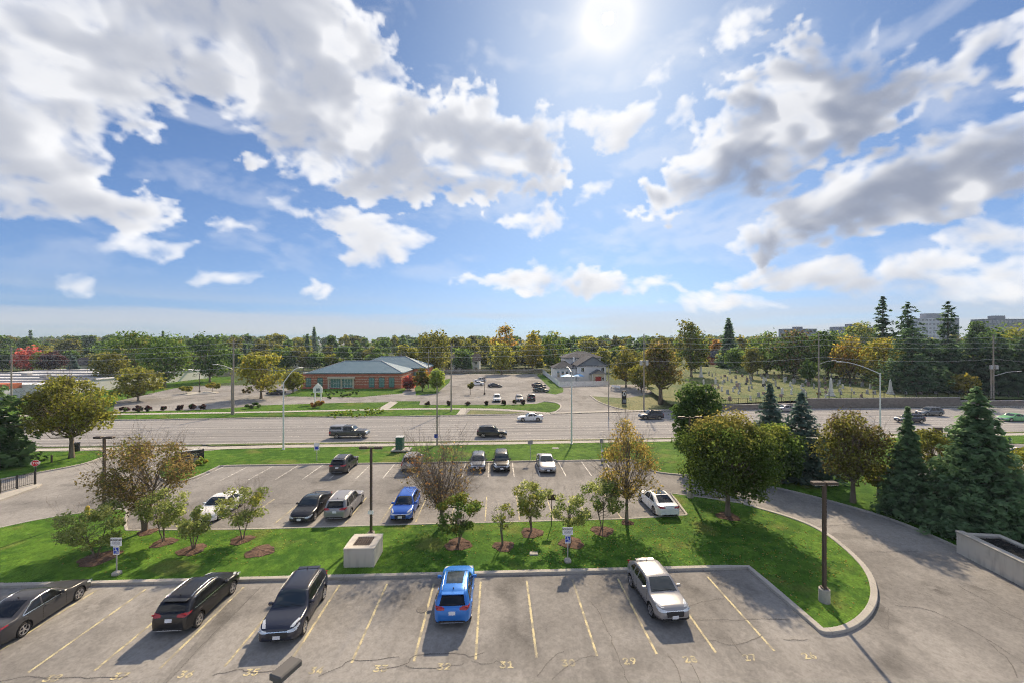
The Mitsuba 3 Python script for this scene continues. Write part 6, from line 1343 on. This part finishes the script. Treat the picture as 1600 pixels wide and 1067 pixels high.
oc = cyl(.32, .02, sides=8); oc.apply_transform(trimesh.transformations.rotation_matrix(math.pi / 8, (0, 0, 1))); oc.apply_transform(trimesh.transformations.rotation_matrix(math.pi / 2, (1, 0, 0))); ic = oc.copy(); ic.apply_scale((.93, 1, .93)); ic.apply_translation((0, -.006, 0))
pl = part(SS, 'plate', solid(oc, 'm_white'), M @ T().translate([0, 0, 2.05])); scene[pl + '__field'] = {**solid(ic, 'm_signred'), 'to_world': M @ T().translate([0, 0, 2.05])}; scene[pl + '__lettering'] = {**solid(text_on('STOP', .20), 'm_white'), 'to_world': M @ T().translate([0, -.03, 2.05])}
IF = thing('iron_fence', 'black iron picket fence on the driveway median at left', 'fence')
rail_fence(IF, [(-46.40,40.79), (-46.65,39.53), (-46.76,38.29), (-46.94,35.75)], 1.25, 2.4, .15, .13)
MS = thing('monument_sign', 'black sign board with cream handwriting at the left driveway', 'sign'); q = (-37.36,48.65); M = at(q[0], q[1], .1, 38, .52)
part(MS, 'base', solid(cham(3.2, .6, .7, .05, 0, 0, .35), 'm_conc'), M)
bd = part(MS, 'board', solid(cham(4.6, .45, 1.7, .03, 0, 0, 1.55), 'm_blackmetal'), M); part(MS, 'end_post', solid(cham(.5, .7, 2.35, .03, -2.5, 0, 1.18), 'm_blackmetal'), M); part(MS, 'end_post', solid(cham(.28, .6, 2.5, .03, 2.4, 0, 1.25), 'm_blackmetal'), M); part(MS, 'cap', solid(cham(3.4, .5, .16, .03, -.1, 0, 2.49), 'm_white'), M)
t = np.linspace(0, 1, 90); scr = np.column_stack([-1.7 + 3.3 * t + .14 * np.sin(t * 62), t * 0 - .235, 1.55 + (.20 + .16 * np.sin(t * 9 + 1)) * np.cos(t * 62)])
scene[bd + '__lettering'] = {**solid(cat([tube(scr, .03, 4), tube([(-1.6, -.235, 1.08), (0, -.235, 1.16), (1.9, -.235, 1.2)], [.02, .035, .01], 4)]), 'm_cream'), 'to_world': M}
TS = thing('house_shaped_sign', 'white sign with house-shaped top on two posts before the brick building', 'sign'); q = (-45.84,99.10); M = at(q[0], q[1], -.6, 0)
for s in (-.7, .7): part(TS, 'post', solid(bx(.22, .22, 3.6, s, 0, 1.8), 'm_white'), M)
part(TS, 'board', solid(prism(Polygon([(-1.1, 2.6), (1.1, 2.6), (1.1, 3.8), (0, 4.9), (-1.1, 3.8)]), .2).apply_transform(trimesh.transformations.rotation_matrix(math.pi / 2, (1, 0, 0))), 'm_white'), M); part(TS, 'emblem', solid(bx(.9, .05, .7, .1, -.23, 3.3), 'm_bluegrey'), M)
RS = thing('pylon_sign', 'tall black sign with white ring emblem on the dry lawn', 'sign'); q = (26.07,97.58); M = at(q[0], q[1], -.6, 0)
part(RS, 'board', solid(cham(1.05, .35, 3.1, .03, 0, 0, 1.65), 'm_blackmetal'), M); a = np.linspace(0, 6.283, 25)
part(RS, 'emblem', solid(tube(np.column_stack([.26 * np.cos(a), a * 0 - .19, 2.5 + .42 * np.sin(a)]), .10, 5), 'm_white'), M); part(RS, 'notice', solid(bx(.75, .03, .7, .06, -.19, .85), 'm_bluegrey'), M)
GB = thing('utility_cabinet', 'dark green utility cabinet on the verge behind the far row', 'cabinet'); q = (-14.57,54.22); M = at(q[0], q[1], .0, 0)
part(GB, 'pad', solid(cham(2.4, 1.8, .2, .03, .2, .4, .0), 'm_conc'), M); part(GB, 'body', solid(cham(.92, 1.0, 1.55, .03, 0, .3, .88), 'm_green'), M); part(GB, 'lid', solid(cham(1.0, 1.1, .08, .02, 0, .3, 1.69), 'm_galv'), M)
# concrete vent box on the lawn
VB = thing('vent_box', 'cream concrete vent box with dark top grille on the lawn', 'vent'); a, b = np.array((-10.37,25.83)), np.array((-8.52,25.83)); wv = np.hypot(*(b - a)); M = at(a[0], a[1], .1, 1.5); dv, hv = 1.95, 1.08
wl_ = [bx(wv, .3, hv, wv / 2, .15, hv / 2), bx(wv, .3, hv, wv / 2, dv - .15, hv / 2), bx(.3, dv - .6, hv, .15, dv / 2, hv / 2), bx(.3, dv - .6, hv, wv - .15, dv / 2, hv / 2)]
part(VB, 'wall', solid(cat(wl_), 'm_stucco'), M); part(VB, 'shaft', solid(bx(wv - .6, dv - .6, .2, wv / 2, dv / 2, .4), 'm_hole'), M)
cp = cat([cham(wv + .06, .42, .10, .02, wv / 2, .18, hv + .05), cham(wv + .06, .42, .10, .02, wv / 2, dv - .18, hv + .05), bx(.42, dv - .78, .095, .18, dv / 2, hv + .05), bx(.42, dv - .78, .095, wv - .18, dv / 2, hv + .05)])
part(VB, 'coping', solid(cp, 'm_stucco'), M)
for i, x in enumerate(np.arange(.45, wv - .40, .15)): part(VB, 'grille_bar', solid(bx(.075, dv - .72, .05, x, dv / 2, hv + .06), 'm_bronze'), M)
for y in (dv * .36, dv * .64): part(VB, 'cross_bar', solid(bx(wv - .74, .05, .04, wv / 2, y, hv + .01), 'm_bronze'), M)
# ramp wall and its vent at right
RV = thing('ramp_wall', 'long cream parapet wall with a dark vent opening at the right edge', 'wall'); a, b = np.array((29.58,27.91)), np.array((29.13,23.85)); an = math.degrees(math.atan2(*(b - a)[::-1])); M = at(a[0], a[1], 0, an); Lw = 14.0
part(RV, 'wall', solid(bx(Lw, .35, 1.35, Lw / 2, .18, .675), 'm_stucco'), M); part(RV, 'coping', solid(cham(Lw + .1, .48, .10, .02, Lw / 2, .18, 1.40), 'm_conc'), M)
part(RV, 'vent_wall', solid(cat([bx(4.4, .28, 1.3, 2.4, 2.24, .65), bx(.28, 1.75, 1.3, .32, 1.23, .65), bx(.28, 1.75, 1.3, 4.46, 1.23, .65)]), 'm_stucco'), M)
part(RV, 'vent_coping', solid(cat([cham(4.5, .4, .1, .02, 2.4, 2.24, 1.351), bx(.4, 1.60, .096, .34, 1.23, 1.351), bx(.4, 1.60, .096, 4.44, 1.23, 1.351)]), 'm_conc'), M); part(RV, 'shaft', solid(bx(3.9, 1.7, .1, 2.4, 1.22, .6), 'm_hole'), M)
for x in np.arange(.65, 4.2, .16): part(RV, 'grille_bar', solid(bx(.04, 1.7, .05, x, 1.22, 1.25), 'm_blackmetal'), M)
# small things
def bollard(label, p, m, h, r, z=.1, name='bollard', category='bollard'):
    k = thing(name, label, category); scene[k] = solid(cat([cyl(r, h, sides=12), trimesh.creation.icosphere(2, r).apply_translation((0, 0, h))]), m, 40); scene[k]['to_world'] = at(p[0], p[1], z)
bollard('short dark post on the left lawn beside the stop sign', (-53.12,48.39), 'm_bronze', .75, .09)
flat('m_hydrant', (.50, .36, .03), .5)
hy_ = thing('fire_hydrant', 'yellow hydrant at the foot of the left lamp post', 'hydrant'); q = (-34.06,33.65); M = at(q[0], q[1], .1)
part(hy_, 'barrel', solid(cat([cyl(.13, .6, sides=12), cyl(.18, .06, sides=12), trimesh.creation.icosphere(2, .14).apply_translation((0, 0, .62))]), 'm_hydrant', 40), M); part(hy_, 'nozzle', solid(tube([(-.22, 0, .42), (.22, 0, .42)], .07, 8), 'm_hydrant', 40), M)
bollard('white topped marker post at the kerb left of the golden brown tree', (10.64,49.43), 'm_white', 1.1, .12)
bn = thing('litter_bin', 'dark litter bin behind the trunk of the spreading left tree', 'bin'); q = (-55.34,53.31); scene[bn] = {**solid(cat([cyl(.32, 1.0, sides=12), cyl(.36, .1, 0, 0, 1.0, sides=12)]), 'm_blackmetal', 40), 'to_world': at(q[0], q[1], .1)}
sb = thing('notice_board', 'dark notice board seen from behind between the two big spruces', 'sign'); q = (55.52,54.68); M = at(q[0], q[1], 0)
part(sb, 'board', solid(cham(1.3, .08, 1.3, .02, 0, 0, 2.2), 'm_bronze'), M)
for s in (-.5, .5): part(sb, 'post', solid(bx(.08, .06, 1.56, s, 0, .78), 'm_bronze'), M)
wp = thing('stone_marker', 'pale flat cover in the shade on the lawn left of the accessible sign', 'ground cover plate'); q = (1.43,27.50); scene[wp] = {**solid(cham(.55, .4, .1, .03), 'm_conc'), 'to_world': at(q[0], q[1], .12)}
wp = thing('stone_marker', 'pale flat cover on the verge right of the silver white sedan', 'ground cover plate'); q = (5.93,57.09); scene[wp] = {**solid(cham(.9, .6, .1, .03), 'm_conc'), 'to_world': at(q[0], q[1], tz(q[1]) + .12)}

# ------------------------------------------------------------------ the air: thin haze round the whole place
scene['air'] = {'type': 'homogeneous', 'albedo': {'type': 'rgb', 'value': [.95, .95, .95]}, 'sigma_t': {'type': 'rgb', 'value': [.00013, .00016, .00020]}}
scene['haze'] = {'type': 'cube', 'to_world': T().translate([0, 920, 29]).scale([1950, 985, 33]), 'bsdf': {'type': 'null'}, 'interior': {'type': 'ref', 'id': 'air'}}
labels['haze'] = {'label': 'thin haze over the whole place', 'kind': 'stuff'}
scene['camera']['medium'] = {'type': 'ref', 'id': 'air'}
